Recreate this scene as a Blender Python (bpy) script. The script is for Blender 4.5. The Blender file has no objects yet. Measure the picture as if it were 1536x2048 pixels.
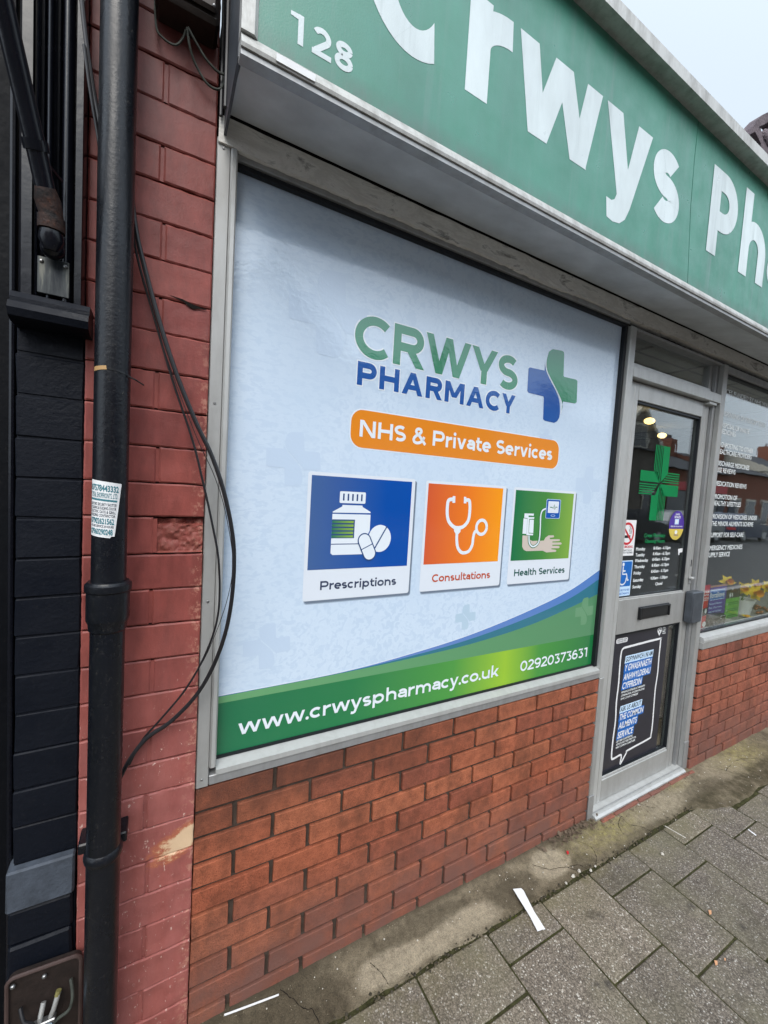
import bpy, bmesh, math, random
from mathutils import Vector, Matrix
random.seed(7)
S = bpy.context.scene
COL = S.collection
# ------------------------------------------------------------------ camera
CAM_F = 813.53                      # focal length in photo pixels (photo 1536 x 2048)
CAM_C = Vector((-0.0977, -1.1589, 1.5528))
CAM_R = ((0.87741, -0.47599, 0.05965), (0.02391, -0.08075, -0.99645), (0.47911, 0.87572, -0.05948))
cd = bpy.data.cameras.new('camera'); cam = bpy.data.objects.new('camera', cd); COL.objects.link(cam)
cd.sensor_fit = 'VERTICAL'; cd.sensor_height = 36.0; cd.lens = 36.0*CAM_F/2048.0
cd.clip_start = 0.02; cd.clip_end = 500
_r = CAM_R
M = Matrix(((_r[0][0], -_r[1][0], -_r[2][0], CAM_C.x), (_r[0][1], -_r[1][1], -_r[2][1], CAM_C.y),
            (_r[0][2], -_r[1][2], -_r[2][2], CAM_C.z), (0, 0, 0, 1)))
cam.matrix_world = M
S.camera = cam
# ------------------------------------------------------------------ sky, sun, exposure
w = bpy.data.worlds.new('World'); S.world = w; w.use_nodes = True
nt = w.node_tree; bg = nt.nodes['Background']
sky = nt.nodes.new('ShaderNodeTexSky'); sky.sky_type = 'NISHITA'; sky.sun_disc = False
SUN_EL, SUN_ROT = math.radians(48), math.radians(205)
sky.sun_elevation = SUN_EL; sky.sun_rotation = SUN_ROT
sky.air_density = 1.0; sky.dust_density = 4.0; sky.ozone_density = 1.0
mx = nt.nodes.new('ShaderNodeMix'); mx.data_type = 'RGBA'
mx.inputs[0].default_value = 0.80
nt.links.new(sky.outputs[0], mx.inputs[6]); mx.inputs[7].default_value = (7.4, 8.45, 9.5, 1)   # overcast veil over the clear sky
# thin overcast: brighter overhead and round the hidden sun (behind the camera), dimmer away from it
sd = Vector((math.sin(SUN_ROT)*math.cos(SUN_EL), math.cos(SUN_ROT)*math.cos(SUN_EL), math.sin(SUN_EL)))
tc = nt.nodes.new('ShaderNodeTexCoord'); dp = nt.nodes.new('ShaderNodeVectorMath'); dp.operation = 'DOT_PRODUCT'
nt.links.new(tc.outputs['Generated'], dp.inputs[0]); dp.inputs[1].default_value = sd
mr = nt.nodes.new('ShaderNodeMapRange'); mr.interpolation_type = 'SMOOTHSTEP'; nt.links.new(dp.outputs['Value'], mr.inputs[0])
for i_, v_ in enumerate((0.0, 1.0, 0.98, 2.2)): mr.inputs[1+i_].default_value = v_
mv = nt.nodes.new('ShaderNodeVectorMath'); mv.operation = 'SCALE'
nt.links.new(mx.outputs[2], mv.inputs[0]); nt.links.new(mr.outputs[0], mv.inputs['Scale'])
nt.links.new(mv.outputs[0], bg.inputs[0]); bg.inputs[1].default_value = 0.10
sl = bpy.data.lights.new('sun', 'SUN'); so = bpy.data.objects.new('sun', sl); COL.objects.link(so)
sl.energy = 1.5; sl.angle = math.radians(35); sl.color = (1.0, 0.96, 0.9)
so.rotation_euler = sd.to_track_quat('Z', 'Y').to_euler()
S.view_settings.view_transform = 'Standard'; S.view_settings.look = 'None'
S.view_settings.exposure = 0.36; S.view_settings.gamma = 1.0

# ------------------------------------------------------------------ measuring helpers (photo pixel -> point on a known plane)
def ray(x, y):
    a = ((x-768)/CAM_F, (y-1024)/CAM_F, 1.0)
    return Vector(tuple(sum(CAM_R[i][j]*a[i] for i in range(3)) for j in range(3)))
def onY(x, y, Y):
    d = ray(x, y); return CAM_C + d*((Y-CAM_C.y)/d.y)
def onZ(x, y, Z):
    d = ray(x, y); return CAM_C + d*((Z-CAM_C.z)/d.z)
def vx(ox, oy, s, pts, Y):
    out = []
    for x, y in pts:
        p = onY(ox+x/s, oy+y/s, Y); out.append((p.x, p.z))
    return out

# ------------------------------------------------------------------ object helpers
def tag(o, label=None, cat=None, group=None, kind=None):
    if label: o['label'] = label
    if cat: o['category'] = cat
    if group: o['group'] = group
    if kind: o['kind'] = kind
    return o
def thing(name, label, cat, loc=(0, 0, 0), group=None):
    o = bpy.data.objects.new(name, None); COL.objects.link(o); o.location = loc
    o.empty_display_size = 0.05
    return tag(o, label, cat, group)
def wloc(o):
    v = Vector((0, 0, 0))
    while o: v += Vector(o.location); o = o.parent
    return v

class MB:
    def __init__(s): s.v = []; s.f = []; s.m = []; s.mats = []
    def mi(s, mat):
        if mat not in s.mats: s.mats.append(mat)
        return s.mats.index(mat)
    def face(s, pts, mat):
        n = len(s.v); s.v += [tuple(p) for p in pts]; s.f.append(tuple(range(n, n+len(pts)))); s.m.append(s.mi(mat))
    def mesh(s, verts, faces, mat):
        n = len(s.v); s.v += [tuple(p) for p in verts]; k = s.mi(mat)
        for f in faces: s.f.append(tuple(n+i for i in f)); s.m.append(k)
    def box(s, x0, x1, y0, y1, z0, z1, mat):
        v = [(x, y, z) for x in (x0, x1) for y in (y0, y1) for z in (z0, z1)]
        s.mesh(v, [(0, 1, 3, 2), (4, 6, 7, 5), (0, 4, 5, 1), (2, 3, 7, 6), (0, 2, 6, 4), (1, 5, 7, 3)], mat)
    def cbox(s, x0, x1, y0, y1, z0, z1, b, mat, jit=0.0):
        """box with chamfered edges"""
        X = (x0, x1); Y = (y0, y1); Z = (z0, z1); v = []; idx = {}
        for i in (0, 1):
            for j in (0, 1):
                for k in (0, 1):
                    d = [random.uniform(-jit, jit) for _ in range(3)] if jit else (0, 0, 0)
                    for a in range(3):
                        p = [X[i], Y[j], Z[k]]; sg = (1-2*i, 1-2*j, 1-2*k)
                        for c in range(3):
                            if c != a: p[c] += sg[c]*b
                            p[c] += d[c]
                        idx[(i, j, k, a)] = len(v); v.append(p)
        F = []
        def q(*k): return [idx[t] for t in k]
        for e in (0, 1):
            a = q((e, 0, 0, 0), (e, 1, 0, 0), (e, 1, 1, 0), (e, 0, 1, 0)); F.append(a if e else a[::-1])
            a = q((0, e, 0, 1), (0, e, 1, 1), (1, e, 1, 1), (1, e, 0, 1)); F.append(a if e else a[::-1])
            a = q((0, 0, e, 2), (1, 0, e, 2), (1, 1, e, 2), (0, 1, e, 2)); F.append(a if e else a[::-1])
        for i in (0, 1):
            for j in (0, 1):
                F.append(q((i, j, 0, 0), (i, j, 1, 0), (i, j, 1, 1), (i, j, 0, 1)))
                F.append(q((i, 0, j, 0), (i, 1, j, 0), (i, 1, j, 2), (i, 0, j, 2)))
                F.append(q((0, i, j, 1), (1, i, j, 1), (1, i, j, 2), (0, i, j, 2)))
        for i in (0, 1):
            for j in (0, 1):
                for k in (0, 1): F.append(q((i, j, k, 0), (i, j, k, 1), (i, j, k, 2)))
        s.mesh(v, F, mat)
    def tube(s, pts, r, mat, n=10, cap=True):
        pts = [Vector(p) for p in pts]; rs = r if isinstance(r, (list, tuple)) else [r]*len(pts)
        v = []; F = []; up = None
        for i, p in enumerate(pts):
            t = (pts[min(i+1, len(pts)-1)]-pts[max(i-1, 0)]).normalized()
            if up is None:
                up = Vector((0, 0, 1)) if abs(t.z) < .9 else Vector((1, 0, 0))
            a = (up - t*up.dot(t)).normalized(); b = t.cross(a); up = a
            for k in range(n):
                an = 2*math.pi*k/n; v.append(p+(a*math.cos(an)+b*math.sin(an))*rs[i])
        for i in range(len(pts)-1):
            for k in range(n):
                k2 = (k+1) % n; F.append((i*n+k, i*n+k2, (i+1)*n+k2, (i+1)*n+k))
        if cap:
            F.append(tuple(range(n))[::-1]); F.append(tuple((len(pts)-1)*n+k for k in range(n)))
        s.mesh(v, F, mat)
    def lathe(s, c, prof, mat, n=24):
        v = []; F = []
        for r, z in prof:
            for k in range(n):
                a = 2*math.pi*k/n; v.append((c[0]+r*math.cos(a), c[1]+r*math.sin(a), c[2]+z))
        for i in range(len(prof)-1):
            for k in range(n):
                k2 = (k+1) % n; F.append((i*n+k, i*n+k2, (i+1)*n+k2, (i+1)*n+k))
        s.mesh(v, F, mat)
    def ball(s, c, r, mat, n=10, m=6, sc=(1, 1, 1)):
        s.lathe((0, 0, 0), [(max(1e-4, math.sin(math.pi*i/m)), -math.cos(math.pi*i/m)) for i in range(m+1)], mat, n)
        k = n*(m+1)
        for i in range(len(s.v)-k, len(s.v)):
            x, y, z = s.v[i]; s.v[i] = (c[0]+x*r*sc[0], c[1]+y*r*sc[1], c[2]+z*r*sc[2])
    def flat(s, poly, Y, mat):
        """polygon given as (x, z), facing the street (-Y)"""
        a = sum(poly[i][0]*poly[(i+1) % len(poly)][1]-poly[(i+1) % len(poly)][0]*poly[i][1] for i in range(len(poly)))
        if a < 0: poly = poly[::-1]
        s.face([(x, Y, z) for x, z in poly], mat)
    def prism(s, poly, y0, y1, mat):
        """(x, z) outline pushed from y0 (front) back to y1"""
        a = sum(poly[i][0]*poly[(i+1) % len(poly)][1]-poly[(i+1) % len(poly)][0]*poly[i][1] for i in range(len(poly)))
        if a < 0: poly = poly[::-1]
        n = len(poly); v = [(x, y0, z) for x, z in poly]+[(x, y1, z) for x, z in poly]
        F = [tuple(range(n)), tuple(range(2*n-1, n-1, -1))]+[(i, i+n, (i+1) % n+n, (i+1) % n) for i in range(n)]
        s.mesh(v, F, mat)
    def xprism(s, prof, x0, x1, mat):
        """(y, z) profile extruded along x"""
        a = sum(prof[i][0]*prof[(i+1) % len(prof)][1]-prof[(i+1) % len(prof)][0]*prof[i][1] for i in range(len(prof)))
        if a < 0: prof = prof[::-1]
        n = len(prof); v = [(x0, y, z) for y, z in prof]+[(x1, y, z) for y, z in prof]
        F = [tuple(range(n))[::-1], tuple(range(n, 2*n))]+[(i, (i+1) % n, (i+1) % n+n, i+n) for i in range(n)]
        s.mesh(v, F, mat)
    def zprism(s, prof, z0, z1, mat):
        """(x, y) profile extruded along z"""
        a = sum(prof[i][0]*prof[(i+1) % len(prof)][1]-prof[(i+1) % len(prof)][0]*prof[i][1] for i in range(len(prof)))
        if a < 0: prof = prof[::-1]
        n = len(prof); v = [(x, y, z0) for x, y in prof]+[(x, y, z1) for x, y in prof]
        F = [tuple(range(n))[::-1], tuple(range(n, 2*n))]+[(i, (i+1) % n, (i+1) % n+n, i+n) for i in range(n)]
        s.mesh(v, F, mat)
    def build(s, name, parent=None, loc=(0, 0, 0), smooth=False, angle=40, label=None):
        o_ = wloc(parent) if parent else Vector(loc)
        me = bpy.data.meshes.new(name)
        me.from_pydata([(x-o_.x, y-o_.y, z-o_.z) for x, y, z in s.v], [], s.f)
        for m_ in s.mats: me.materials.append(m_)
        me.polygons.foreach_set('material_index', s.m)
        if smooth:
            me.polygons.foreach_set('use_smooth', [True]*len(s.f))
            try: me.set_sharp_from_angle(angle=math.radians(angle))
            except Exception: pass
        me.update()
        o = bpy.data.objects.new(name, me); COL.objects.link(o)
        if parent: o.parent = parent
        else: o.location = loc
        if label: o['label'] = label
        return o

# ------------------------------------------------------------------ materials
def N(t, typ, **kw):
    n = t.nodes.new(typ)
    for k, v in kw.items():
        if hasattr(n, k): setattr(n, k, v)
    return n
def c4(c): return (c[0], c[1], c[2], 1)
def base(name):
    m = bpy.data.materials.new(name); m.use_nodes = True; t = m.node_tree
    return m, t, t.nodes['Principled BSDF']
def pos(t, sc=(1, 1, 1), rot=(0, 0, 0)):
    g = N(t, 'ShaderNodeNewGeometry'); mp = N(t, 'ShaderNodeMapping')
    mp.inputs['Scale'].default_value = sc; mp.inputs['Rotation'].default_value = rot
    t.links.new(g.outputs['Position'], mp.inputs['Vector']); return mp.outputs[0]
def noise(t, vec, scale, detail=4, rough=.6, dist=0):
    n = N(t, 'ShaderNodeTexNoise'); n.inputs['Scale'].default_value = scale; n.inputs['Detail'].default_value = detail
    n.inputs['Roughness'].default_value = rough; n.inputs['Distortion'].default_value = dist
    t.links.new(vec, n.inputs['Vector']); return n.outputs[0]
def ramp(t, fac, stops, interp='LINEAR'):
    r = N(t, 'ShaderNodeValToRGB'); r.color_ramp.interpolation = interp
    e = r.color_ramp.elements
    while len(e) < len(stops): e.new(.5)
    for i, (p, c) in enumerate(stops):
        e[i].position = p; e[i].color = c4(c) if not isinstance(c, (int, float)) else (c, c, c, 1)
    t.links.new(fac, r.inputs[0]); return r.outputs[0]
def mixc(t, fac, a, b, mode='MIX'):
    x = N(t, 'ShaderNodeMix'); x.data_type = 'RGBA'; x.blend_type = mode
    for i, v in ((0, fac), (6, a), (7, b)):
        if isinstance(v, (int, float)): x.inputs[i].default_value = v
        elif isinstance(v, tuple): x.inputs[i].default_value = c4(v)
        else: t.links.new(v, x.inputs[i])
    return x.outputs[2]
def mth(t, op, a, b=None, clamp=False):
    x = N(t, 'ShaderNodeMath'); x.operation = op; x.use_clamp = clamp
    for i, v in ((0, a), (1, b)):
        if v is None: continue
        if isinstance(v, (int, float)): x.inputs[i].default_value = v
        else: t.links.new(v, x.inputs[i])
    return x.outputs[0]
def maprange(t, v, a, b, c=0., d=1.):
    x = N(t, 'ShaderNodeMapRange'); t.links.new(v, x.inputs[0])
    for i, k in enumerate((a, b, c, d)): x.inputs[1+i].default_value = k
    return x.outputs[0]
def xyz(t):
    g = N(t, 'ShaderNodeNewGeometry'); s = N(t, 'ShaderNodeSeparateXYZ'); t.links.new(g.outputs['Position'], s.inputs[0]); return s.outputs
def bump(t, p, h, strength=.3, dist=.002):
    b = N(t, 'ShaderNodeBump'); b.inputs['Strength'].default_value = strength; b.inputs['Distance'].default_value = dist
    t.links.new(h, b.inputs['Height']); t.links.new(b.outputs[0], p.inputs['Normal'])
def setp(p, rough=.5, metal=0., spec=.5):
    p.inputs['Roughness'].default_value = rough; p.inputs['Metallic'].default_value = metal
    p.inputs['Specular IOR Level'].default_value = spec
_mc = {}
def simple(name, col, rough=.5, metal=0., spec=.5, var=.12, vs=14., bs=0., bscale=200., bdist=.001):
    key = (name,)
    if key in _mc: return _mc[key]
    m, t, p = base(name); setp(p, rough, metal, spec)
    n = noise(t, pos(t), vs, 5)
    k = ramp(t, n, [(.3, 1-var), (.7, 1+var)])
    t.links.new(mixc(t, 1., c4(col)[:3], k, 'MULTIPLY'), p.inputs['Base Color'])
    if bs: bump(t, p, noise(t, pos(t), bscale, 3), bs, bdist)
    _mc[key] = m; return m
def glow(name, col, s):
    m, t, p = base(name); p.inputs['Base Color'].default_value = c4(col)
    p.inputs['Emission Color'].default_value = c4(col); p.inputs['Emission Strength'].default_value = s; return m

def brick_mat(name, cols, stain=True, speck=True):
    m, t, p = base(name); setp(p, .88, 0, .25)
    g = N(t, 'ShaderNodeNewGeometry')
    c = ramp(t, g.outputs['Random Per Island'], [(i/(len(cols)-1), k) for i, k in enumerate(cols)])
    v = pos(t)
    c = mixc(t, 1., c, ramp(t, noise(t, v, 26, 6, .7), [(.3, .62), (.52, 1.), (.75, 1.25)]), 'MULTIPLY')
    fine = noise(t, v, 420, 2, .7)
    c = mixc(t, 1., c, ramp(t, fine, [(.30, .32), (.46, 1.), (.8, 1.16)]), 'MULTIPLY')
    if stain:
        st = ramp(t, noise(t, pos(t, (1, 1, .6)), 6.5, 6, .7), [(.44, 0.), (.66, .62)])
        c = mixc(t, st, c, (.085, .035, .022))
        x_, y_, z = xyz(t)
        dmp = mth(t, 'MULTIPLY', mth(t, 'MULTIPLY', maprange(t, z, .50, .68), maprange(t, x_, 1.5, .2)), ramp(t, noise(t, v, 6, 5, .6), [(.30, .25), (.6, 1.)]))
        c = mixc(t, mth(t, 'MULTIPLY', dmp, .95), c, (.085, .036, .025))
        low = mth(t, 'MULTIPLY', maprange(t, z, .34, .05, 0., .9), ramp(t, noise(t, v, 9, 4), [(.3, .3), (.6, 1.)]))
        c = mixc(t, low, c, (.175, .085, .068))
    if speck:
        vo = N(t, 'ShaderNodeTexVoronoi'); vo.inputs['Scale'].default_value = 230; t.links.new(v, vo.inputs['Vector'])
        sp = mth(t, 'MULTIPLY', ramp(t, vo.outputs['Distance'], [(.05, 1.), (.16, 0.)]), ramp(t, noise(t, v, 12, 3), [(.55, 0.), (.68, .8)]))
        c = mixc(t, sp, c, (.5, .42, .33))
    t.links.new(c, p.inputs['Base Color'])
    bump(t, p, mth(t, 'ADD', mth(t, 'MULTIPLY', fine, .7), noise(t, v, 110, 6, .7)), .8, .003)
    return m
M_BRICK = brick_mat('orange_brick', [(.325, .092, .047), (.375, .114, .058), (.40, .130, .066), (.35, .103, .052), (.275, .083, .050), (.385, .119, .060)])
M_BRICK2 = brick_mat('orange_brick_far', [(.29, .090, .055), (.36, .120, .072), (.33, .106, .064), (.24, .082, .056)])
M_MORTAR = simple('grey_mortar', (.072, .054, .043), .95, 0, .2, .35, 30, .8, 260, .003)
M_MORTAR_D = simple('dark_mortar', (.06, .036, .028), .95, 0, .2, .35, 30, .8, 260, .003)

def redpaint(rough_name, raw=False):
    m, t, p = base(rough_name); setp(p, .48, 0, .32)
    g = N(t, 'ShaderNodeNewGeometry'); v = pos(t)
    c = ramp(t, g.outputs['Random Per Island'], [(0, (.232, .056, .046)), (.5, (.268, .067, .054)), (1, (.21, .05, .043))])
    c = mixc(t, 1., c, ramp(t, noise(t, pos(t, (1, 1, .35)), 22, 6, .65), [(.28, .66), (.7, 1.22)]), 'MULTIPLY')
    c = mixc(t, ramp(t, noise(t, pos(t, (1, 1, .2)), 9, 6, .7), [(.52, 0.), (.78, .6)]), c, (.09, .035, .032))
    c = mixc(t, ramp(t, noise(t, v, 170, 4, .7), [(.66, 0.), (.72, .7)]), c, (.055, .025, .022))
    x, y, z = xyz(t)
    # chalky pink bloom lower on the pier
    pk = mth(t, 'MULTIPLY', maprange(t, z, 1.25, .75), ramp(t, noise(t, pos(t, (1, 1, .3)), 18, 6, .7), [(.25, .15), (.75, .85)]))
    c = mixc(t, pk, c, (.38, .135, .12))
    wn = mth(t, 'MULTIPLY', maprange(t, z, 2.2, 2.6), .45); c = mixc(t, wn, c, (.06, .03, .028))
    # chips along the right edge
    e = maprange(t, x, -.035, 0.0)
    ch = mth(t, 'MULTIPLY', mth(t, 'MULTIPLY', e, maprange(t, z, 1.95, 1.7)), ramp(t, noise(t, v, 75, 5, .7), [(.52, 0.), (.6, 1.)]))
    c = mixc(t, ch, c, (.46, .22, .16))
    # scattered flecks low down
    fl = mth(t, 'MULTIPLY', maprange(t, z, 1.1, .85), ramp(t, noise(t, pos(t, (1, 1, .5)), 120, 4, .7), [(.64, 0.), (.69, 1.)]))
    c = mixc(t, fl, c, (.6, .42, .36))
    if raw: c = mixc(t, ramp(t, noise(t, v, 40, 6, .7), [(.40, 0.), (.75, .55)]), c, (.17, .085, .06))
    # the big bare patch where paint has come off
    dx = maprange(t, x, -.125, -.035); dz = mth(t, 'SUBTRACT', mth(t, 'SUBTRACT', z, .578), mth(t, 'MULTIPLY', x, .35))
    band = maprange(t, mth(t, 'ABSOLUTE', dz), .050, .014)
    pt = mth(t, 'MULTIPLY', dx, band)
    nn = noise(t, pos(t, (1, 1, 1.6), (0, math.radians(-22), 0)), 60, 8, .8)
    k = mth(t, 'ADD', pt, mth(t, 'MULTIPLY', mth(t, 'SUBTRACT', nn, .5), 2.2))
    on = ramp(t, pt, [(.02, 0.), (.2, 1.)])
    c = mixc(t, mth(t, 'MULTIPLY', ramp(t, k, [(.10, 0.), (.45, .9)]), on), c, (.42, .13, .06))
    c = mixc(t, mth(t, 'MULTIPLY', ramp(t, k, [(.42, 0.), (.72, 1.)]), on), c, (.66, .47, .30))
    t.links.new(c, p.inputs['Base Color'])
    bump(t, p, mth(t, 'ADD', noise(t, v, 70, 7, .75), mth(t, 'MULTIPLY', noise(t, v, 300, 2), .3)), .42 if not raw else 1., .002)
    return m
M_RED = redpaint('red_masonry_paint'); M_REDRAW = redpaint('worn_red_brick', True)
M_REDJ = simple('red_painted_joint', (.035, .012, .011), .7, 0, .3, .5, 60, .6, 200, .002)
M_CRACK = simple('crack_dark', (.012, .010, .009), .95, 0, .1)

def blackpaint(name, col=(.0065, .0075, .011), rough=.38, bs=.5, bscale=45, dust=.25, spec=.5):
    m, t, p = base(name); setp(p, rough, 0, spec); v = pos(t)
    d = ramp(t, noise(t, v, 70, 6, .75), [(.55, 0.), (.8, dust)])
    d2 = mth(t, 'MULTIPLY', ramp(t, noise(t, pos(t, (1, 1, .5)), 190, 5, .8), [(.60, 0.), (.72, dust*2.4)]), ramp(t, noise(t, v, 11, 4), [(.35, .2), (.65, 1.)]))
    t.links.new(mixc(t, d2, mixc(t, d, col, (.09, .085, .08)), (.20, .18, .15)), p.inputs['Base Color'])
    t.links.new(ramp(t, noise(t, v, 9, 4), [(.3, rough*.75), (.7, min(1, rough*1.4))]), p.inputs['Roughness'])
    bump(t, p, noise(t, v, bscale, 5, .6), bs, .003); return m
M_BLACKGLOSS = blackpaint('black_gloss_paint', (.005, .0055, .009), .20, .22, 26, .05, .34)
M_BLACKBRICK = blackpaint('black_brick_paint', (.0045, .006, .0105), .5, .6, 80, .05, .16)
M_BLACKMATT = blackpaint('matt_black_timber', (.003, .0035, .005), .5, .4, 60, .05, .10)
M_PIPE = blackpaint('black_pipe_paint', (.005, .006, .009), .27, .25, 120, .22, .36)
M_GREYSTONE = simple('grey_painted_stone', (.055, .066, .085), .7, 0, .4, .3, 30, .6, 150, .002)
def rust():
    m, t, p = base('rusty_iron'); setp(p, .7, .2, .4)
    c = ramp(t, noise(t, pos(t), 45, 6, .7), [(.40, (.010, .008, .008)), (.58, (.035, .014, .009)), (.75, (.11, .035, .014))])
    t.links.new(c, p.inputs['Base Color']); bump(t, p, noise(t, pos(t), 120, 5), .8, .003); return m
M_RUST = rust()
def alu(name, col, rough=.42, metal=.55, dirt=.35):
    m, t, p = base(name); setp(p, rough, metal, .5); v = pos(t)
    d = ramp(t, noise(t, pos(t, (1, 1, .25)), 24, 6, .7), [(.42, 0.), (.8, dirt)])
    c = mixc(t, d, col, (.16, .15, .13))
    t.links.new(c, p.inputs['Base Color'])
    t.links.new(ramp(t, noise(t, v, 60, 4), [(.3, rough*.85), (.7, rough*1.2)]), p.inputs['Roughness'])
    bump(t, p, noise(t, v, 500, 2), .08, .0005); return m
M_ALU = alu('satin_aluminium', (.385, .385, .375), .45, .35)
M_ALU_L = alu('pale_aluminium', (.475, .48, .47), .42, .3, .3)
M_ALU_D = alu('dull_aluminium', (.36, .365, .37), .5, .5, .5)
M_TRIM = alu('weathered_sign_trim', (.50, .50, .48), .55, .3, .75)
M_GASKET = simple('black_rubber', (.008, .010, .013), .5, 0, .4)
M_SCREW = simple('steel_screw', (.3, .3, .3), .4, .9)
M_BLACKPL = simple('black_plastic', (.010, .011, .013), .3, 0, .5, .2, 40, .1, 300)
M_GUARD = simple('grey_coated_steel', (.075, .085, .10), .45, .3, .5, .2, 30)

def vinylmat(name, colnode, rough=.055, bs=.05):
    m, t, p = base(name); setp(p, rough, 0, .85)
    c = colnode(t) if callable(colnode) else None
    if c is None: p.inputs['Base Color'].default_value = c4(colnode)
    else: t.links.new(c, p.inputs['Base Color'])
    # hand applied film: small ripples and blisters pressed through it
    v = pos(t, (1, 1, 1.35), (0, math.radians(28), 0))
    h = noise(t, v, 34, 4, .55, .6); h2 = noise(t, pos(t), 75, 3, .6)
    hh = mth(t, 'ADD', ramp(t, h, [(.40, 0.), (.62, 1.)]), mth(t, 'MULTIPLY', ramp(t, h2, [(.45, 0.), (.6, 1.)]), .4))
    bump(t, p, hh, bs*5, .00035)
    return m
_vc = {}
def V(col):
    k = tuple(round(x, 4) for x in col)
    if k not in _vc: _vc[k] = vinylmat('printed_film_%d' % len(_vc), col)
    return _vc[k]
def vgrad(name, stops, a, b, axis=0):
    return vinylmat(name, lambda t: ramp(t, maprange(t, xyz(t)[axis], a, b), stops))
def film_bg(t):
    x, y, z = xyz(t)
    # printed water ripple: short slanting streaks at the left, rounder blisters in the middle, finer grain to the right
    v1 = pos(t, (1, 1, 2.3), (0, math.radians(30), 0)); v2 = pos(t)
    n1 = noise(t, v1, 34, 3, .5, .7); n2 = noise(t, v2, 46, 2, .5, 1.0); n3 = noise(t, pos(t, (1, 1, 1.5), (0, math.radians(-25), 0)), 60, 3, .55, .8)
    k1 = maprange(t, mth(t, 'ADD', x, mth(t, 'MULTIPLY', z, -.25)), -.25, .15); k2 = maprange(t, x, .9, 1.2)
    n = mixc(t, k2, mixc(t, k1, n1, n2), n3)
    pat = ramp(t, n, [(.42, 0.), (.53, 1.), (.62, .7)])
    amt = ramp(t, noise(t, v2, 2.4, 2), [(.32, .35), (.6, 1.)])
    b = noise(t, v2, 1.7, 2)
    c = ramp(t, b, [(.3, (.51, .63, .775)), (.7, (.55, .665, .80))])
    return mixc(t, mth(t, 'MULTIPLY', pat, amt), c, (.605, .715, .84))
M_FILM = vinylmat('pale_blue_film', film_bg)
def signmat(name, col, rough=.34):
    m, t, p = base(name); setp(p, rough, 0, .8); v = pos(t)
    c = mixc(t, 1., col, ramp(t, noise(t, pos(t, (1, 1, .4)), 4, 6, .65), [(.3, .80), (.7, 1.14)]), 'MULTIPLY')
    c = mixc(t, mth(t, 'MULTIPLY', ramp(t, noise(t, pos(t, (1, 1, .05)), 34, 4, .6), [(.52, 0.), (.75, .5)]), ramp(t, noise(t, v, 3, 3), [(.35, .2), (.65, 1.)])), c, (.16, .215, .21))
    z = xyz(t)[2]
    gm = mth(t, 'MULTIPLY', maprange(t, z, 2.475, 2.427), ramp(t, noise(t, pos(t, (1, 1, .4)), 16, 6, .7), [(.35, .1), (.65, .8)]))
    c = mixc(t, gm, c, (.06, .085, .07))
    t.links.new(c, p.inputs['Base Color']); bump(t, p, noise(t, v, 260, 3), .35, .0012)
    t.links.new(ramp(t, noise(t, v, 12, 5), [(.3, rough*.75), (.7, rough*1.5)]), p.inputs['Roughness']); return m
M_SIGN = signmat('green_sign_sheet', (.030, .205, .135)); M_SIGNW = signmat('white_sign_letters', (.58, .655, .665))
M_SOFFIT = simple('grey_soffit_paint', (.52, .545, .565), .6, 0, .4, .16, 7, .2, 120)
def board():
    m, t, p = base('weathered_board'); setp(p, .75, 0, .3)
    v = pos(t, (.35, 1, 1.2))
    c = ramp(t, noise(t, v, 16, 7, .7, .5), [(.25, (.08, .076, .072)), (.37, (.34, .325, .30)), (.45, (.80, .775, .73)), (.56, (.66, .635, .59)), (.66, (.86, .835, .79))])
    x = xyz(t)[0]
    c = mixc(t, maprange(t, x, 1.0, 2.2), c, mixc(t, .35, c, (.16, .14, .12)))
    t.links.new(c, p.inputs['Base Color']); bump(t, p, noise(t, v, 40, 6, .7), .8, .004); return m
M_BOARD = board()

def glass(name='window_glass', tint=(.93, .96, .95), refl=1.0):
    m = bpy.data.materials.new(name); m.use_nodes = True; t = m.node_tree
    for n in list(t.nodes):
        if n.type != 'OUTPUT_MATERIAL': t.nodes.remove(n)
    out = [n for n in t.nodes if n.type == 'OUTPUT_MATERIAL'][0]
    tr = N(t, 'ShaderNodeBsdfTransparent'); tr.inputs[0].default_value = c4(tint)
    gl = N(t, 'ShaderNodeBsdfGlossy'); gl.inputs['Roughness'].default_value = .012; gl.inputs[0].default_value = (1, 1, 1, 1)
    lw = N(t, 'ShaderNodeLayerWeight'); lw.inputs[0].default_value = .5
    f = mth(t, 'ADD', mth(t, 'MULTIPLY', mth(t, 'POWER', lw.outputs['Facing'], 3.5), 1.08*refl), .05*refl, True)
    b = N(t, 'ShaderNodeBump'); b.inputs['Strength'].default_value = .10; b.inputs['Distance'].default_value = .002
    t.links.new(noise(t, pos(t), 9, 2), b.inputs['Height']); t.links.new(b.outputs[0], gl.inputs['Normal'])
    mxs = N(t, 'ShaderNodeMixShader'); t.links.new(f, mxs.inputs[0]); t.links.new(tr.outputs[0], mxs.inputs[1]); t.links.new(gl.outputs[0], mxs.inputs[2])
    t.links.new(mxs.outputs[0], out.inputs[0]); return m
M_GLASS = glass(); M_ACRYL = glass('clear_acrylic', (.97, .98, .98), .25)

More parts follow.
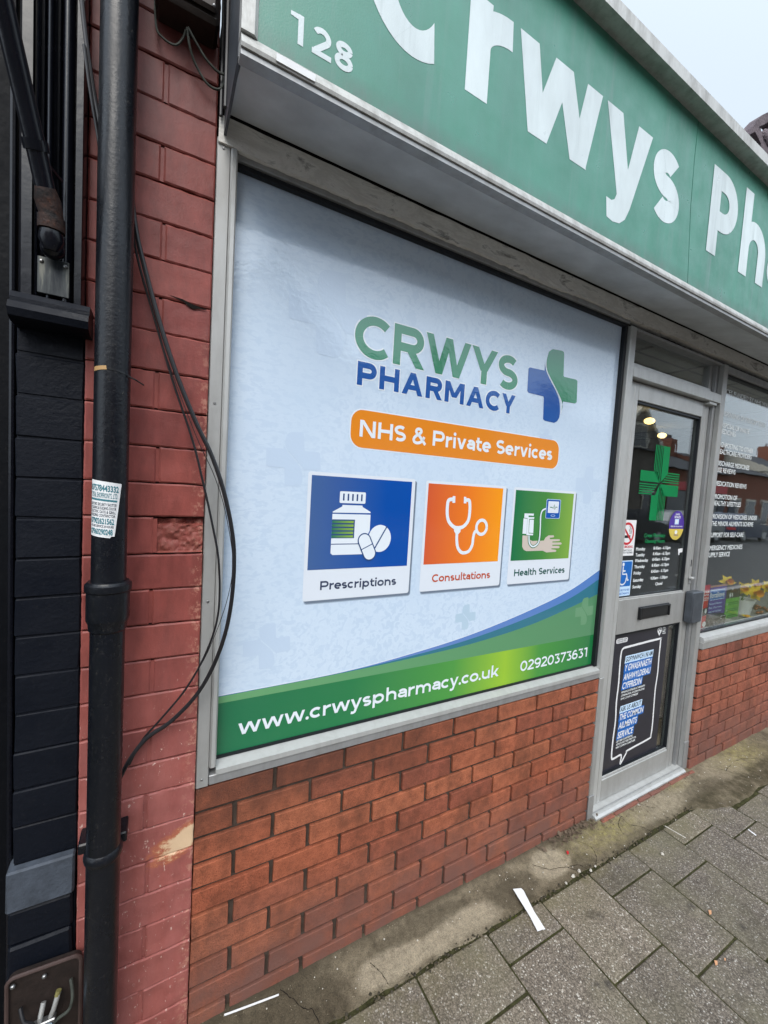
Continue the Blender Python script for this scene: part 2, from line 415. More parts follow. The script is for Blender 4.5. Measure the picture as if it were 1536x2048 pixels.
def concrete():
    m, t, p = base('old_concrete'); setp(p, .92, 0, .2); v = pos(t)
    x, y, z = xyz(t)
    wob = mth(t, 'MULTIPLY', mth(t, 'SUBTRACT', noise(t, v, 9, 5, .65), .5), .30)
    def blob(cx, cy, rx, ry, soft=.16):
        dx = mth(t, 'DIVIDE', mth(t, 'SUBTRACT', x, cx), rx); dy = mth(t, 'DIVIDE', mth(t, 'SUBTRACT', y, cy), ry)
        r = mth(t, 'ADD', mth(t, 'SQRT', mth(t, 'ADD', mth(t, 'MULTIPLY', dx, dx), mth(t, 'MULTIPLY', dy, dy))), mth(t, 'MULTIPLY', wob, 3.))
        return maprange(t, r, 1+soft, 1-soft)
    c = ramp(t, noise(t, v, 8, 7, .7), [(.25, (.080, .068, .049)), (.45, (.142, .122, .092)), (.6, (.195, .170, .130)), (.78, (.27, .24, .19))])
    c = mixc(t, mth(t, 'MULTIPLY', blob(.20, -.08, .26, .13), .75), c, (.062, .052, .037))
    for cx, cy, rx, ry, k in ((.62, -.11, .14, .05, .8), (.90, -.12, .17, .055, .8), (1.42, -.085, .10, .06, .85), (2.25, -.10, .28, .06, .5), (2.95, -.10, .2, .08, .4)):
        c = mixc(t, mth(t, 'MULTIPLY', blob(cx, cy, rx, ry), k), c, (.34, .305, .245))
    for cx, cy, rx, ry, k in ((1.18, -.10, .12, .06, .6), (.76, -.05, .2, .035, .5), (1.56, -.14, .07, .04, .6), (2.6, -.14, .2, .05, .5)):
        c = mixc(t, mth(t, 'MULTIPLY', blob(cx, cy, rx, ry), k), c, (.075, .065, .048))
    alg = ramp(t, noise(t, v, 45, 6, .75), [(.36, .05), (.62, 1.)])
    for cx, cy, rx, ry, k in ((1.80, -.085, .20, .05, .8), (3.2, -.08, .22, .08, .7), (2.48, -.05, .08, .03, .5)):
        c = mixc(t, mth(t, 'MULTIPLY', mth(t, 'MULTIPLY', blob(cx, cy, rx, ry, .8), k), alg), c, (.30, .275, .115))
    gr = noise(t, v, 300, 3, .75)
    c = mixc(t, 1., c, ramp(t, gr, [(.3, .55), (.5, 1.), (.75, 1.35)]), 'MULTIPLY')
    c = mixc(t, 1., c, ramp(t, noise(t, v, 40, 7, .75), [(.28, .58), (.5, 1.), (.72, 1.28)]), 'MULTIPLY')
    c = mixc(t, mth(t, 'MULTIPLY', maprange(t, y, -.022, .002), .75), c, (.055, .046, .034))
    c = mixc(t, mth(t, 'MULTIPLY', maprange(t, y, -.135, -.175), ramp(t, noise(t, v, 22, 5, .7), [(.35, .1), (.6, .85)])), c, (.05, .044, .026))
    vo = N(t, 'ShaderNodeTexVoronoi'); vo.inputs['Scale'].default_value = 120; t.links.new(v, vo.inputs['Vector'])
    sp = mth(t, 'MULTIPLY', ramp(t, vo.outputs['Distance'], [(.08, 1.), (.17, 0.)]), ramp(t, noise(t, v, 50, 2), [(.55, 0.), (.62, .8)]))
    c = mixc(t, sp, c, (.48, .44, .37))
    c = mixc(t, 1., c, (1.02, .965, .86), 'MULTIPLY')
    t.links.new(c, p.inputs['Base Color'])
    bump(t, p, mth(t, 'ADD', noise(t, v, 35, 7, .75), mth(t, 'MULTIPLY', gr, .4)), 1., .006); return m
M_CONC = concrete()
def paving():
    m, t, p = base('exposed_aggregate_paving'); setp(p, .85, 0, .25); v = pos(t)
    g = N(t, 'ShaderNodeNewGeometry')
    vo = N(t, 'ShaderNodeTexVoronoi'); vo.inputs['Scale'].default_value = 240; t.links.new(v, vo.inputs['Vector'])
    sep = N(t, 'ShaderNodeSeparateColor'); t.links.new(vo.outputs['Color'], sep.inputs[0])
    c = ramp(t, sep.outputs[0], [(0, (.098, .084, .071)), (.4, (.158, .136, .114)), (.7, (.208, .180, .150)), (.9, (.26, .228, .192)), (.955, (.34, .315, .285)), (1, (.52, .50, .46))])
    c = mixc(t, 1., c, ramp(t, vo.outputs['Distance'], [(.3, 1.), (.8, .62)]), 'MULTIPLY')
    c = mixc(t, 1., c, ramp(t, g.outputs['Random Per Island'], [(0, (.74, .73, .74)), (.35, (1.02, 1., .97)), (.7, (.86, .85, .84)), (1, (1.2, 1.17, 1.1))]), 'MULTIPLY')
    c = mixc(t, 1., c, ramp(t, noise(t, v, 4.5, 7, .7), [(.28, .60), (.5, 1.), (.75, 1.2)]), 'MULTIPLY')
    c = mixc(t, mth(t, 'MULTIPLY', ramp(t, noise(t, v, 3.1, 4, .6), [(.45, 0.), (.7, .5)]), 1.), c, (.15, .138, .085))
    gum = ramp(t, noise(t, v, 8, 5, .6), [(.62, 0.), (.72, .75)])
    c = mixc(t, gum, c, (.035, .030, .029))
    x, y, z = xyz(t)
    mo = mth(t, 'MULTIPLY', maprange(t, y, -.34, -.19), ramp(t, noise(t, v, 8, 5, .6), [(.40, 0.), (.7, .6)]))
    c = mixc(t, mo, c, (.15, .13, .06))
    t.links.new(c, p.inputs['Base Color'])
    bump(t, p, mth(t, 'ADD', mth(t, 'MULTIPLY', vo.outputs['Distance'], -.8), noise(t, v, 60, 4)), .6, .0025)
    return m
M_PAVE = paving()
M_JOINT = simple('paving_joint_soil', (.042, .041, .018), .95, 0, .1, .5, 40, .8, 200, .004)
M_MOSS = simple('green_moss', (.075, .088, .016), .95, 0, .1, .5, 60, .8, 300, .004)
M_ASPHALT = simple('asphalt', (.05, .05, .052), .9, 0, .3, .25, 30, .8, 160, .004)
M_KERB = simple('kerb_stone', (.25, .24, .23), .85, 0, .3, .2, 20, .4, 120)
M_WHITE = simple('white_paper', (.74, .745, .75), .6, 0, .35, .07, 30)
M_BLACK = simple('black_print', (.012, .012, .015), .45, 0, .4)
M_INK = simple('dark_ink', (.035, .05, .075), .5, 0, .4)
M_RED_P = simple('red_print', (.55, .02, .03), .4, 0, .4, .05)
M_BLUE_P = simple('blue_print', (.012, .13, .46), .35, 0, .4, .08)
M_TEAL_P = simple('teal_print', (.05, .19, .23), .4)
M_GREEN_P = simple('green_print', (.0, .19, .055), .6, 0, .2, .08)
M_LIME_P = simple('lime_print', (.17, .55, .07), .4, 0, .4, .1)
M_PURPLE_P = simple('purple_print', (.075, .035, .30), .35, 0, .5, .1)
M_YELLOW_P = simple('yellow_print', (.65, .50, .09), .4)
M_POSTER = simple('charcoal_poster', (.022, .022, .032), .3, 0, .5, .15, 20)
M_LETTER = simple('white_window_lettering', (.75, .78, .78), .5, 0, .3, .05)
M_GREENL = simple('green_window_lettering', (.0, .30, .09), .5)
M_PALEBLUE = simple('pale_blue_print', (.55, .72, .9), .4, 0, .4, .05)
M_CABLE = simple('black_cable', (.010, .010, .012), .42, 0, .45, .2, 60)
M_ORANGE_LIT = simple('orange_scrap', (.52, .27, .14), .7)
M_LEAF = simple('dry_leaf', (.115, .085, .06), .85, 0, .2, .4, 50)
M_GRIT = simple('pale_grit', (.5, .47, .41), .8, 0, .3, .3, 70)
M_TAPE = simple('brown_tape', (.42, .25, .10), .6)
# ------------------------------------------------------------------ lettering: a drawn stroke alphabet (cap height 1) ...
class G:
    def __init__(s, W, w, sx): s.W = W*sx; s.w = w; s.sx = sx; s.p = []
    def X(s, x): return x*s.sx
    def rect(s, x0, y0, x1, y1): s.p.append([(x0, y0), (x1, y0), (x1, y1), (x0, y1)])
    def stem(s, x, y0, y1): s.rect(x, y0, x+s.w, y1)          # x is the left edge
    def diag(s, x0, y0, x1, y1, k=1.0):                         # horizontally cut slanted bar, x = left edges
        L = math.hypot(x1-x0, y1-y0); h = s.w*k*L/abs(y1-y0)*.97
        s.p.append([(x0, y0), (x0+h, y0), (x1+h, y1), (x1, y1)])
    def path(s, pts, w=None):
        w = (w or s.w)/2; n = len(pts); L = []; R = []
        for i in range(n):
            a = pts[max(i-1, 0)]; b = pts[min(i+1, n-1)]
            dx, dy = b[0]-a[0], b[1]-a[1]; l = math.hypot(dx, dy) or 1
            nx, ny = -dy/l, dx/l
            L.append((pts[i][0]+nx*w, pts[i][1]+ny*w)); R.append((pts[i][0]-nx*w, pts[i][1]-ny*w))
        for i in range(n-1): s.p.append([R[i], R[i+1], L[i+1], L[i]])
    def arc(s, cx, cy, rx, ry, a0, a1, n=22):
        s.path([(cx+rx*math.cos(math.radians(a0+(a1-a0)*i/n)), cy+ry*math.sin(math.radians(a0+(a1-a0)*i/n))) for i in range(n+1)])
    def dot(s, cx, cy, r):
        s.p.append([(cx+r*math.cos(2*math.pi*i/16), cy+r*math.sin(2*math.pi*i/16)) for i in range(16)])
XH = .735
def ess(g, W, h):
    w = g.w; r = (h-w)/4; rx = W/2-w/2; cx = W/2
    P = [(cx+rx*.98*math.cos(math.radians(a)), h-w/2-r+r*math.sin(math.radians(a))) for a in range(38, 271, 9)]
    P += [(cx+rx*math.cos(math.radians(a)), w/2+r+r*math.sin(math.radians(a))) for a in range(84, -143, -9)]
    g.path(P)
def bowl(g, x0, W, y0, y1):                                      # D-shaped bowl, stem side open
    w = g.w; r = (y1-y0)/2-w/2; rx = min(r*1.1, W-x0-w/2); cx = W-w/2-rx
    P = [(x0, y1-w/2), (cx, y1-w/2)]+[(cx+rx*math.cos(math.radians(a)), (y0+y1)/2+r*math.sin(math.radians(a))) for a in range(82, -83, -8)]+[(cx, y0+w/2), (x0, y0+w/2)]
    g.path(P)
def glyph(ch, w, sx):
    def mk(W): return G(W, w, sx)
    h = XH
    if ch == 'C':
        g = mk(.80); g.arc(g.W*.565, .5, g.W*.565-w/2, .5-w/2+.01, 46, 314, 34); return g
    if ch == 'Ç':                                                # humanist C with upright cut ends
        g = mk(.86); W = g.W; cx = W*.56; RX = W*.56; RY = .515; rx = RX-w*1.0; ry = RY-w*.88
        ai = math.radians(38); ao = math.acos(rx*math.cos(ai)/RX*1.12); n = 34
        for i in range(n):
            t0, t1 = i/n, (i+1)/n
            A_ = [ao+(2*math.pi-2*ao)*t for t in (t0, t1)]; B_ = [ai+(2*math.pi-2*ai)*t for t in (t0, t1)]
            P = lambda a, u, v: (cx+u*math.cos(a), .5+v*math.sin(a))
            g.p.append([P(A_[0], RX, RY), P(A_[1], RX, RY), P(B_[1], rx, ry), P(B_[0], rx, ry)])
        return g
    if ch == 'ÿ':                                                # bold y with a hooked tail, one outline
        g = mk(.62); W = g.W; q = w*1.12; h = XH
        g.p.append([(0, h), (q, h), (W*.52, .26), (W-q, h), (W, h), (W*.63, -.10), (W*.55, -.22), (W*.44, -.285), (W*.30, -.305), (W*.17, -.29), (W*.13, -.11), (W*.24, -.115), (W*.30, -.09), (W*.335, -.03)])
        return g
    if ch == 'R':
        g = mk(.76); g.stem(0, 0, 1); bowl(g, w*.5, g.W*.97, .36, 1); g.diag(g.W*.42, .40, g.W-w*1.12, 0); g.p[-1] = [g.p[-1][3], g.p[-1][2], g.p[-1][1], g.p[-1][0]]; return g
    if ch == 'P':
        g = mk(.74); g.stem(0, 0, 1); bowl(g, w*.5, g.W, .31, 1); return g
    if ch == 'W':
        g = mk(1.24); W = g.W; q = w*1.06
        g.diag(0, 1, W*.235, 0); g.diag(W*.5-q*.5, 1, W*.235, 0); g.diag(W*.5-q*.5, 1, W*.765-q, 0); g.diag(W-q, 1, W*.765-q, 0); return g
    if ch == 'Y':
        g = mk(.80); W = g.W; g.stem(W/2-w/2, 0, .42); g.diag(0, 1, W/2-w*.62, .36); g.diag(W-w*1.2, 1, W/2-w*.6, .36); return g
    if ch == 'S':
        g = mk(.66); ess(g, g.W, 1); return g
    if ch == 'H':
        g = mk(.80); g.stem(0, 0, 1); g.stem(g.W-w, 0, 1); g.rect(w*.5, .5-w/2, g.W-w*.5, .5+w/2); return g
    if ch == 'A':
        g = mk(.92); W = g.W; g.diag(0, 0, W/2-w*.56, 1); g.diag(W-w*1.12, 0, W/2-w*.56, 1); g.rect(W*.24, .22, W*.76, .22+w*.9); return g
    if ch == 'M':
        g = mk(.95); W = g.W; g.stem(0, 0, 1); g.stem(W-w, 0, 1); g.diag(0, 1, W/2-w*.6, .26, .95); g.diag(W-w*1.2, 1, W/2-w*.6, .26, .95); return g
    if ch == 'N':
        g = mk(.82); W = g.W; g.stem(0, 0, 1); g.stem(W-w, 0, 1); g.diag(0, 1, W-w*1.25, 0); return g
    if ch == 'h':
        g = mk(.62); W = g.W; g.stem(0, 0, 1.06); arch(g, W); return g
    if ch == 'n':
        g = mk(.62); g.stem(0, 0, h); arch(g, g.W); return g
    if ch == 'm':
        g = mk(1.0); W = g.W; g.stem(0, 0, h); k = W/2+w/2
        arch(g, k); g2 = G(.62, w, sx); arch(g2, k); g.p += [[(x+W-k, y) for x, y in q] for q in g2.p]; return g
    if ch == 'r':
        g = mk(.40); W = g.W; g.stem(0, 0, h); a = h*.55
        g.path([(w/2+(W-w/2)*1.0*(1-math.cos(math.radians(t))), a+(h-w/2-a)*math.sin(math.radians(t))) for t in range(0, 91, 10)]); return g
    if ch == 'i':
        g = mk(w/sx if sx else w); g.W = w; g.stem(0, 0, h); g.dot(w/2, h+w*1.05, w*.58); return g
    if ch == 'l':
        g = mk(1); g.W = w; g.stem(0, 0, 1.06); return g
    if ch == 't':
        g = mk(.42); W = g.W; x = W*.18
        g.path([(x+w/2, h+.2), (x+w/2, .26)]+[(x+w/2+(W-x-w/2)*(1-math.cos(math.radians(t))), .26-(.26-w/2)*math.sin(math.radians(t))) for t in range(15, 91, 15)])
        g.rect(0, h-w*.85, W, h); return g
    if ch == 'a':
        g = mk(.58); W = g.W; g.stem(W-w, 0, h*.62)
        rx = W/2-w/2; cy = h-w/2-rx*.78
        g.path([(W/2+rx*math.cos(math.radians(t)), h*.6+(h*.4-w/2)*math.sin(math.radians(t))) for t in range(0, 151, 10)])
        r = (h*.58)/2-w*.42
        g.path([(W-w*.5, h*.56-w*.0), (W*.5, h*.56)]+[(W*.42+(W*.42-w/2)*math.cos(math.radians(t)), h*.56-r+r*math.sin(math.radians(t))) for t in range(95, 266, 12)]+[(W*.55, h*.56-2*r), (W-w*.4, h*.56-1.55*r)], w*.9); return g
    if ch == 'e':
        g = mk(.64); W = g.W; rx = W/2-w/2; ry = h/2-w/2
        g.path([(W/2+rx*math.cos(math.radians(t)), h/2+ry*math.sin(math.radians(t))) for t in range(-6, 311, 9)]); g.rect(w*.5, h/2-w*.42, W-w*.4, h/2+w*.42); return g
    if ch == 'v' or ch == 'y':
        g = mk(.62); W = g.W; g.diag(0, h, W/2-w*.55, 0)
        if ch == 'v': g.diag(W-w*1.1, h, W/2-w*.55, 0)
        else:
            g.diag(W-w*1.1, h, W/2-w*.9, -.14)
            x = W/2-w*.35
            g.path([(x+w*.16, -.10), (x-w*.15, -.22), (x-w*.75, -.275), (x-w*1.75, -.245)])
        return g
    if ch == 'w':
        g = mk(.98); W = g.W; q = w*1.06
        g.diag(0, h, W*.255-q*.5, 0); g.diag(W*.5-q*.5, h, W*.255-q*.5, 0); g.diag(W*.5-q*.5, h, W*.745-q*.5, 0); g.diag(W-q, h, W*.745-q*.5, 0); return g
    if ch == 's':
        g = mk(.50); ess(g, g.W, h); return g
    if ch == 'c':
        g = mk(.58); g.arc(g.W*.54, h/2, g.W*.54-w/2, h/2-w/2, 45, 315, 28); return g
    if ch == 'o':
        g = mk(.66); g.arc(g.W/2, h/2, g.W/2-w/2, h/2-w/2, 0, 360, 36); return g
    if ch == 'p':
        g = mk(.66); W = g.W; g.stem(0, -.27, h); g.arc(W/2+w*.1, h/2, W/2-w*.6, h/2-w/2, 0, 360, 36); return g
    if ch == 'u':
        g = mk(.62); W = g.W; g.stem(W-w, 0, h); a = h*.45; rx = W/2-w/2
        g.path([(w/2, h), (w/2, a)]+[(W/2+rx*math.cos(math.radians(t)), a+(a-w/2)*math.sin(math.radians(t))) for t in range(190, 361, 10)]); return g
    if ch == 'k':
        g = mk(.60); W = g.W; g.stem(0, 0, 1.06); g.diag(W-w*1.35, h, w*.5, .2, 1.); g.diag(W-w*1.2, 0, w*1.1, h*.55); return g
    if ch == '.':
        g = mk(1); g.W = w*1.15; g.dot(w*.57, w*.55, w*.6); return g
    if ch == '0':
        g = mk(.68); g.arc(g.W/2, .5, g.W/2-w/2, .5-w/2, 0, 360, 36); return g
    if ch == '1':
        g = mk(.36); W = g.W; g.stem(W-w, 0, 1); g.p.append([(0, .97), (W-w*.6, 1), (W-w*.5, 1), (W-w*.5, .80), (0, .835)]); return g
    if ch == '2':
        g = mk(.62); W = g.W; rx = W/2-w*.55
        g.path([(W*.48+rx*math.cos(math.radians(t)), .68+(.32-w/2)*math.sin(math.radians(t))) for t in range(155, -36, -10)]+[(w*.62, w*.7)]); g.rect(0, 0, W, w*.95); return g
    if ch == '3':
        g = mk(.62); W = g.W; g.path([(W*.06, 1-w/2), (W*.84, 1-w/2), (W*.46, .60)]); rx = W/2-w*.5
        g.path([(W*.48+rx*math.cos(math.radians(t)), .31+(.31-w/2)*math.sin(math.radians(t))) for t in range(92, -146, -10)]); return g
    if ch in '69':
        g = mk(.66); W = g.W; rx = W/2-w/2
        P = [(W/2+rx*math.cos(math.radians(t)), .33+(.33-w/2)*math.sin(math.radians(t))) for t in range(0, 361, 12)]
        Q = [(W/2+rx*math.cos(math.radians(t)), .42+(.58-w/2)*math.sin(math.radians(t))) for t in range(58, 185, 9)]
        if ch == '9': P = [(W-x, 1-y) for x, y in P]; Q = [(W-x, 1-y) for x, y in Q]
        g.path(P); g.path(Q); return g
    if ch == '7':
        g = mk(.62); W = g.W; g.rect(0, 1-w*.95, W, 1); g.diag(W-w*1.15, 1-w*.3, W*.2, 0); return g
    if ch == '8':
        g = mk(.66); W = g.W; g.arc(W/2, .29, W/2-w/2, .29-w/2, 0, 360, 32); g.arc(W/2, .745, W/2-w*.68, .255-w/2, 0, 360, 32); return g
    if ch == '&':
        g = mk(.80); W = g.W
        P = [(.98, -.02), (.55, .46), (.27, .72), (.31, .90), (.45, .945), (.60, .90), (.62, .76), (.45, .60), (.20, .44), (.10, .25), (.17, .09), (.38, .045), (.60, .11), (.78, .28), (.87, .48)]
        g.path([(x*W, y) for x, y in catmull(P, 5)], w*.92); return g
    return G(.34, w, sx)
def arch(g, W):
    w = g.w; h = XH; a = h*.5; rx = W/2-w/2
    g.path([(W/2+rx*math.cos(math.radians(t)), a+(h-w/2-a)*math.sin(math.radians(t))) for t in range(172, -1, -10)]+[(W-w/2, a), (W-w/2, 0)])
def catmull(P, n):
    out = []
    for i in range(len(P)-1):
        p0, p1, p2, p3 = P[max(i-1, 0)], P[i], P[i+1], P[min(i+2, len(P)-1)]
        for k in range(n):
            t = k/n
            out.append(tuple(.5*(2*p1[j]+(p2[j]-p0[j])*t+(2*p0[j]-5*p1[j]+4*p2[j]-p3[j])*t*t+(3*p1[j]-p0[j]-3*p2[j]+p3[j])*t**3) for j in range(len(p1))))
    out.append(tuple(P[-1])); return out
SIDE = {c: .045 for c in 'NHMhnmiulrkpPR1'}
def stroke_text(s, x0, x1, z0, H, w, track=.10, grow=0.):
    """polygons in (x, z) of a line of drawn letters filling x0..x1, cap height H"""
    def lay(sx):
        x = 0; out = []
        for ch in s:
            sb = SIDE.get(ch, 0.)*sx; x += sb
            if ch == ' ': x += .34*sx; continue
            g = glyph(ch, w, sx); out.append((x, g)); x += g.W+track*(.5+.5*sx)+(0 if ch in 'PRrk' else sb)
        x0_ = out[0][0]
        return [(a-x0_, g) for a, g in out], x-track*(.5+.5*sx)-x0_-(0 if s[-1] in 'PRrk' else SIDE.get(s[-1], 0.)*sx)
    sx = 1.
    for _ in range(12):
        o, W = lay(sx); sx *= ((x1-x0)/H)/W
    o, W = lay(sx); res = []
    for x, g in o:
        k = 0
        for q in g.p: res.append(([(x0+(x+a)*H, z0+b*H) for a, b in q], k)); k += 1
    if grow:
        res2 = []
        for q, k in res:
            cx = sum(a for a, b in q)/len(q); cz = sum(b for a, b in q)/len(q)
            res2.append(([(a+(grow if a > cx else -grow), b+(grow if b > cz else -grow)) for a, b in q], k))
        res = res2
    return res
def put(mb, s, x0, x1, z0, H, w, Y, mat, track=.10, grow=0.):
    for q, k in stroke_text(s, x0, x1, z0, H, w, track, grow): mb.flat(q, Y-.00002*(k % 9), mat)
# ... and the program's own built-in letter outlines for the small print
_bf = {}
def bfont(s, off=0.):
    if (s, off) in _bf: return _bf[(s, off)]
    c = bpy.data.curves.new('tmp', 'FONT'); c.body = s; c.offset = off; c.size = 1; c.resolution_u = 3
    o = bpy.data.objects.new('tmp', c); COL.objects.link(o)
    dg = bpy.context.evaluated_depsgraph_get(); me = o.evaluated_get(dg).to_mesh()
    r = ([(v.co.x, v.co.y) for v in me.vertices], [tuple(p.vertices) for p in me.polygons])
    o.evaluated_get(dg).to_mesh_clear(); bpy.data.objects.remove(o); bpy.data.curves.remove(c)
    _bf[(s, off)] = r; return r
_cap = None
def small(mb, s, x0, x1, z0, H, Y, mat, off=.012, slant=0., fn=None):
    """built-in lettering, left edge x0, right edge x1 (None keeps its own width), baseline z0, cap height H"""
    global _cap
    if _cap is None: _cap = max(y for x, y in bfont('H')[0])
    v, f = bfont(s, off); a = min(x for x, y in v); b = max(x for x, y in v); k = H/_cap
    kx = (x1-x0)/(b-a) if x1 is not None else k
    P = [(x0+(x-a)*kx+slant*y*k, z0+y*k) for x, y in v]
    if fn: V3 = [fn(x, z) for x, z in P]
    else: V3 = [(x, Y, z) for x, z in P]
    if f:
        q = [P[i] for i in f[0]]
        ar = sum(q[i][0]*q[(i+1) % len(q)][1]-q[(i+1) % len(q)][0]*q[i][1] for i in range(len(q)))
        if ar < 0: f = [t[::-1] for t in f]
    mb.mesh(V3, f, mat)
def rrect(x0, x1, z0, z1, r, n=6):
    P = []
    for cx, cz, a0 in ((x1-r, z1-r, 0), (x0+r, z1-r, 90), (x0+r, z0+r, 180), (x1-r, z0+r, 270)):
        P += [(cx+r*math.cos(math.radians(a0+90*i/n)), cz+r*math.sin(math.radians(a0+90*i/n))) for i in range(n+1)]
    return P
def oval(cx, cz, rx, rz, n=32): return [(cx+rx*math.cos(2*math.pi*i/n), cz+rz*math.sin(2*math.pi*i/n)) for i in range(n)]
def strip(mb, pts, wd, Y, mat):
    g = G(1, wd, 1); g.path(pts, wd)
    for q in g.p: mb.flat(q, Y, mat)

# ================================================================== GROUND
GZ = -0.03                                             # top of the paving
def structure(name, mb, **kw):
    o = mb.build(name, **kw); o['kind'] = 'structure'; return o
mb = MB(); mb.box(-60, 80, -70, 60, -.60, -.34, M_ASPHALT); structure('ground', mb)
mb = MB(); mb.box(-60, 80, -10.2, -2.55, -.335, -.15, M_ASPHALT); structure('road', mb)
mb = MB(); mb.box(-60, 80, -12.9, -10.2, -.336, -.06, M_KERB); structure('far_pavement', mb)
mb = MB()
x = -60.
while x < 80: mb.cbox(x, x+.895, -2.55, -2.40, -.30, GZ, .012, M_KERB); x += .9
structure('kerb', mb)
mb = MB()
mb.box(-60, 80, -2.40, .3, -.33, GZ-.0045, M_JOINT)
cols = [-1.0, -.72, -.43, -.16, .115, .392, .666, .970, 1.247, 1.530, 1.810, 2.090, 2.360, 2.607, 2.89, 3.17, 3.45, 3.73, 4.01, 4.29, 4.57, 4.85, 5.13, 5.41, 5.69, 5.97, 6.25, 6.53, 6.81, 7.09]
offs = {.970: -.280, 1.247: -.475, 1.530: -.287, 1.810: -.373, 2.090: -.285, 2.360: -.371, 2.607: -.285, .666: -.36, .392: -.44, 2.89: -.37}
for i in range(len(cols)-1):
    x0, x1 = cols[i], cols[i+1]
    ys = []; y = offs.get(x0, -.285-.09*(i % 2)); 
    if x0 == .392: y = -.16-.299+.05
    start = y
    edge = -.166-.02*min(1, max(0, (x0-.6)/1.2)) - (.09 if x0 > 2.5 else 0)
    rows = [(start, edge)] if start < edge-.02 else []
    while y > -2.35:
        rows.append((max(y-.299, -2.395), y)); y -= .299
    for a, b in rows:
        if b-a < .03: continue
        h = random.uniform(-.0015, .0015); g = random.uniform(.0026, .0038)
        n0 = len(mb.v)
        mb.cbox(x0+g, x1-g, a+g, b-g, GZ-.05, GZ+h, .0035, M_PAVE, .0010)
        tx, ty = random.uniform(-.003, .003), random.uniform(-.003, .003)
        for k in range(n0, len(mb.v)):
            X, Y, Z = mb.v[k]; mb.v[k] = (X, Y, Z+(X-(x0+x1)/2)*tx+(Y-(a+b)/2)*ty)
structure('pavement', mb)
# old concrete strip along the wall, lumpy and broken
from mathutils import noise as mn
def fbm(x, y, z, o=4): return mn.fractal(Vector((x, y, z)), 1.0, 2.0, o)
mb = MB(); nx, ny = 420, 26; vs = []; fs = []
XA, XB = -1.0, 7.2
for i in range(nx+1):
    x = XA+(XB-XA)*i/nx
    e = -.158-.02*min(1, max(0, (x-.5)/1.3)) + .012*fbm(x*7, 3, 1) - (.10*min(1, max(0, (x-2.35)/.25)) if x > 2.35 else 0) + .004*fbm(x*40, 9, 1)
    for j in range(ny+1):
        f = j/ny; y = .012+(e-.012)*f
        z = GZ+.016*(1-f)**2+.004*fbm(x*5, y*5, 0)+.0022*fbm(x*30, y*30, 2)
        if 1.48 < x < 1.86: z -= 0
        if j == ny: z = GZ-.010
        vs.append((x, y, z))
for i in range(nx):
    for j in range(ny): fs.append((i*(ny+1)+j, i*(ny+1)+j+1, (i+1)*(ny+1)+j+1, (i+1)*(ny+1)+j))
mb.mesh(vs, [f[::-1] for f in fs] if False else fs, M_CONC)
CRK = [[(.262, -.018), (.285, -.05), (.31, -.085), (.335, -.10), (.345, -.146)], [(.545, -.075), (.565, -.11), (.572, -.15)], [(1.335, -.055), (1.39, -.10), (1.47, -.125), (1.50, -.165)],
       [(1.62, -.06), (1.655, -.10), (1.64, -.145), (1.60, -.17)], [(1.47, -.125), (1.53, -.14), (1.545, -.17)],
       [(1.93, -.02), (1.965, -.06), (1.95, -.105), (2.0, -.14), (2.02, -.185)], [(2.13, -.03), (2.16, -.07), (2.20, -.10)], [(1.965, -.06), (1.90, -.085), (1.87, -.13)],
       [(2.85, -.05), (2.92, -.12), (2.97, -.20)], [(3.1, -.10), (3.25, -.14), (3.3, -.22)], [(2.92, -.12), (3.02, -.105)]]
for c in CRK:
    P = catmull(c, 6); P = [(a+.004*fbm(a*60, b*60, 5), b+.004*fbm(a*60, b*60, 8)) for a, b in P]
    for i in range(len(P)-1):
        (a, b), (c_, d) = P[i], P[i+1]; l = math.hypot(c_-a, d-b) or 1; t = random.uniform(.0004, .0013)
        nx_, ny_ = -(d-b)/l*t, (c_-a)/l*t
        def zz(x, y):
            e = -.158-.02*min(1, max(0, (x-.5)/1.3)) - (.10*min(1, max(0, (x-2.35)/.25)) if x > 2.35 else 0)
            f = (y-.012)/(e-.012); return GZ+.016*(1-f)**2+.004*fbm(x*5, y*5, 0)+.0022*fbm(x*30, y*30, 2)+.0022
        mb.face([(a+nx_, b+ny_, zz(a, b)), (a-nx_, b-ny_, zz(a, b)), (c_-nx_, d-ny_, zz(c_, d)), (c_+nx_, d+ny_, zz(c_, d))], M_CRACK)
structure('concrete_strip', mb, smooth=True, angle=50)

# moss in the joints, grit, dry leaf litter: nobody could count these
def clump(mb, x, y, z, r, mat, n=7):
    for _ in range(n):
        a = random.uniform(0, 6.28); d = r*random.random(); s = random.uniform(.25, .6)*r
        px, py = x+d*math.cos(a), y+d*math.sin(a); b = random.uniform(0, 6.28)
        P = [(px+s*math.cos(b+k*2.09), py+s*math.sin(b+k*2.09), z) for k in range(3)]
        t = (px, py, z+s*random.uniform(.3, .8))
        for k in range(3): mb.face([P[k], P[(k+1) % 3], t], mat)
mb = MB()
def mossline(x0, y0, x1, y1, dens, r=.0045):
    L = math.hypot(x1-x0, y1-y0); n = int(L*dens)
    for i in range(n):
        t = random.random(); x = x0+(x1-x0)*t; y = y0+(y1-y0)*t
        if fbm(x*9, y*9, 4) < -.05: continue
        clump(mb, x+random.gauss(0, .0025), y+random.gauss(0, .0025), GZ-.006, r, M_MOSS)
for cx in cols[6:14]: mossline(cx, -.18, cx, -1.1, 520)
mossline(.975, -.280, 1.245, -.280, 900, .006); mossline(1.825, -.373, 2.085, -.373, 420); mossline(1.0, -.168, 1.12, -.172, 900, .008)
mossline(1.40, -.178, 1.56, -.186, 700, .006); mossline(1.86, -.19, 2.0, -.192, 500, .006); mossline(2.1, -.285, 2.36, -.285, 300)
mossline(.45, -.155, .66, -.166, 500, .005)
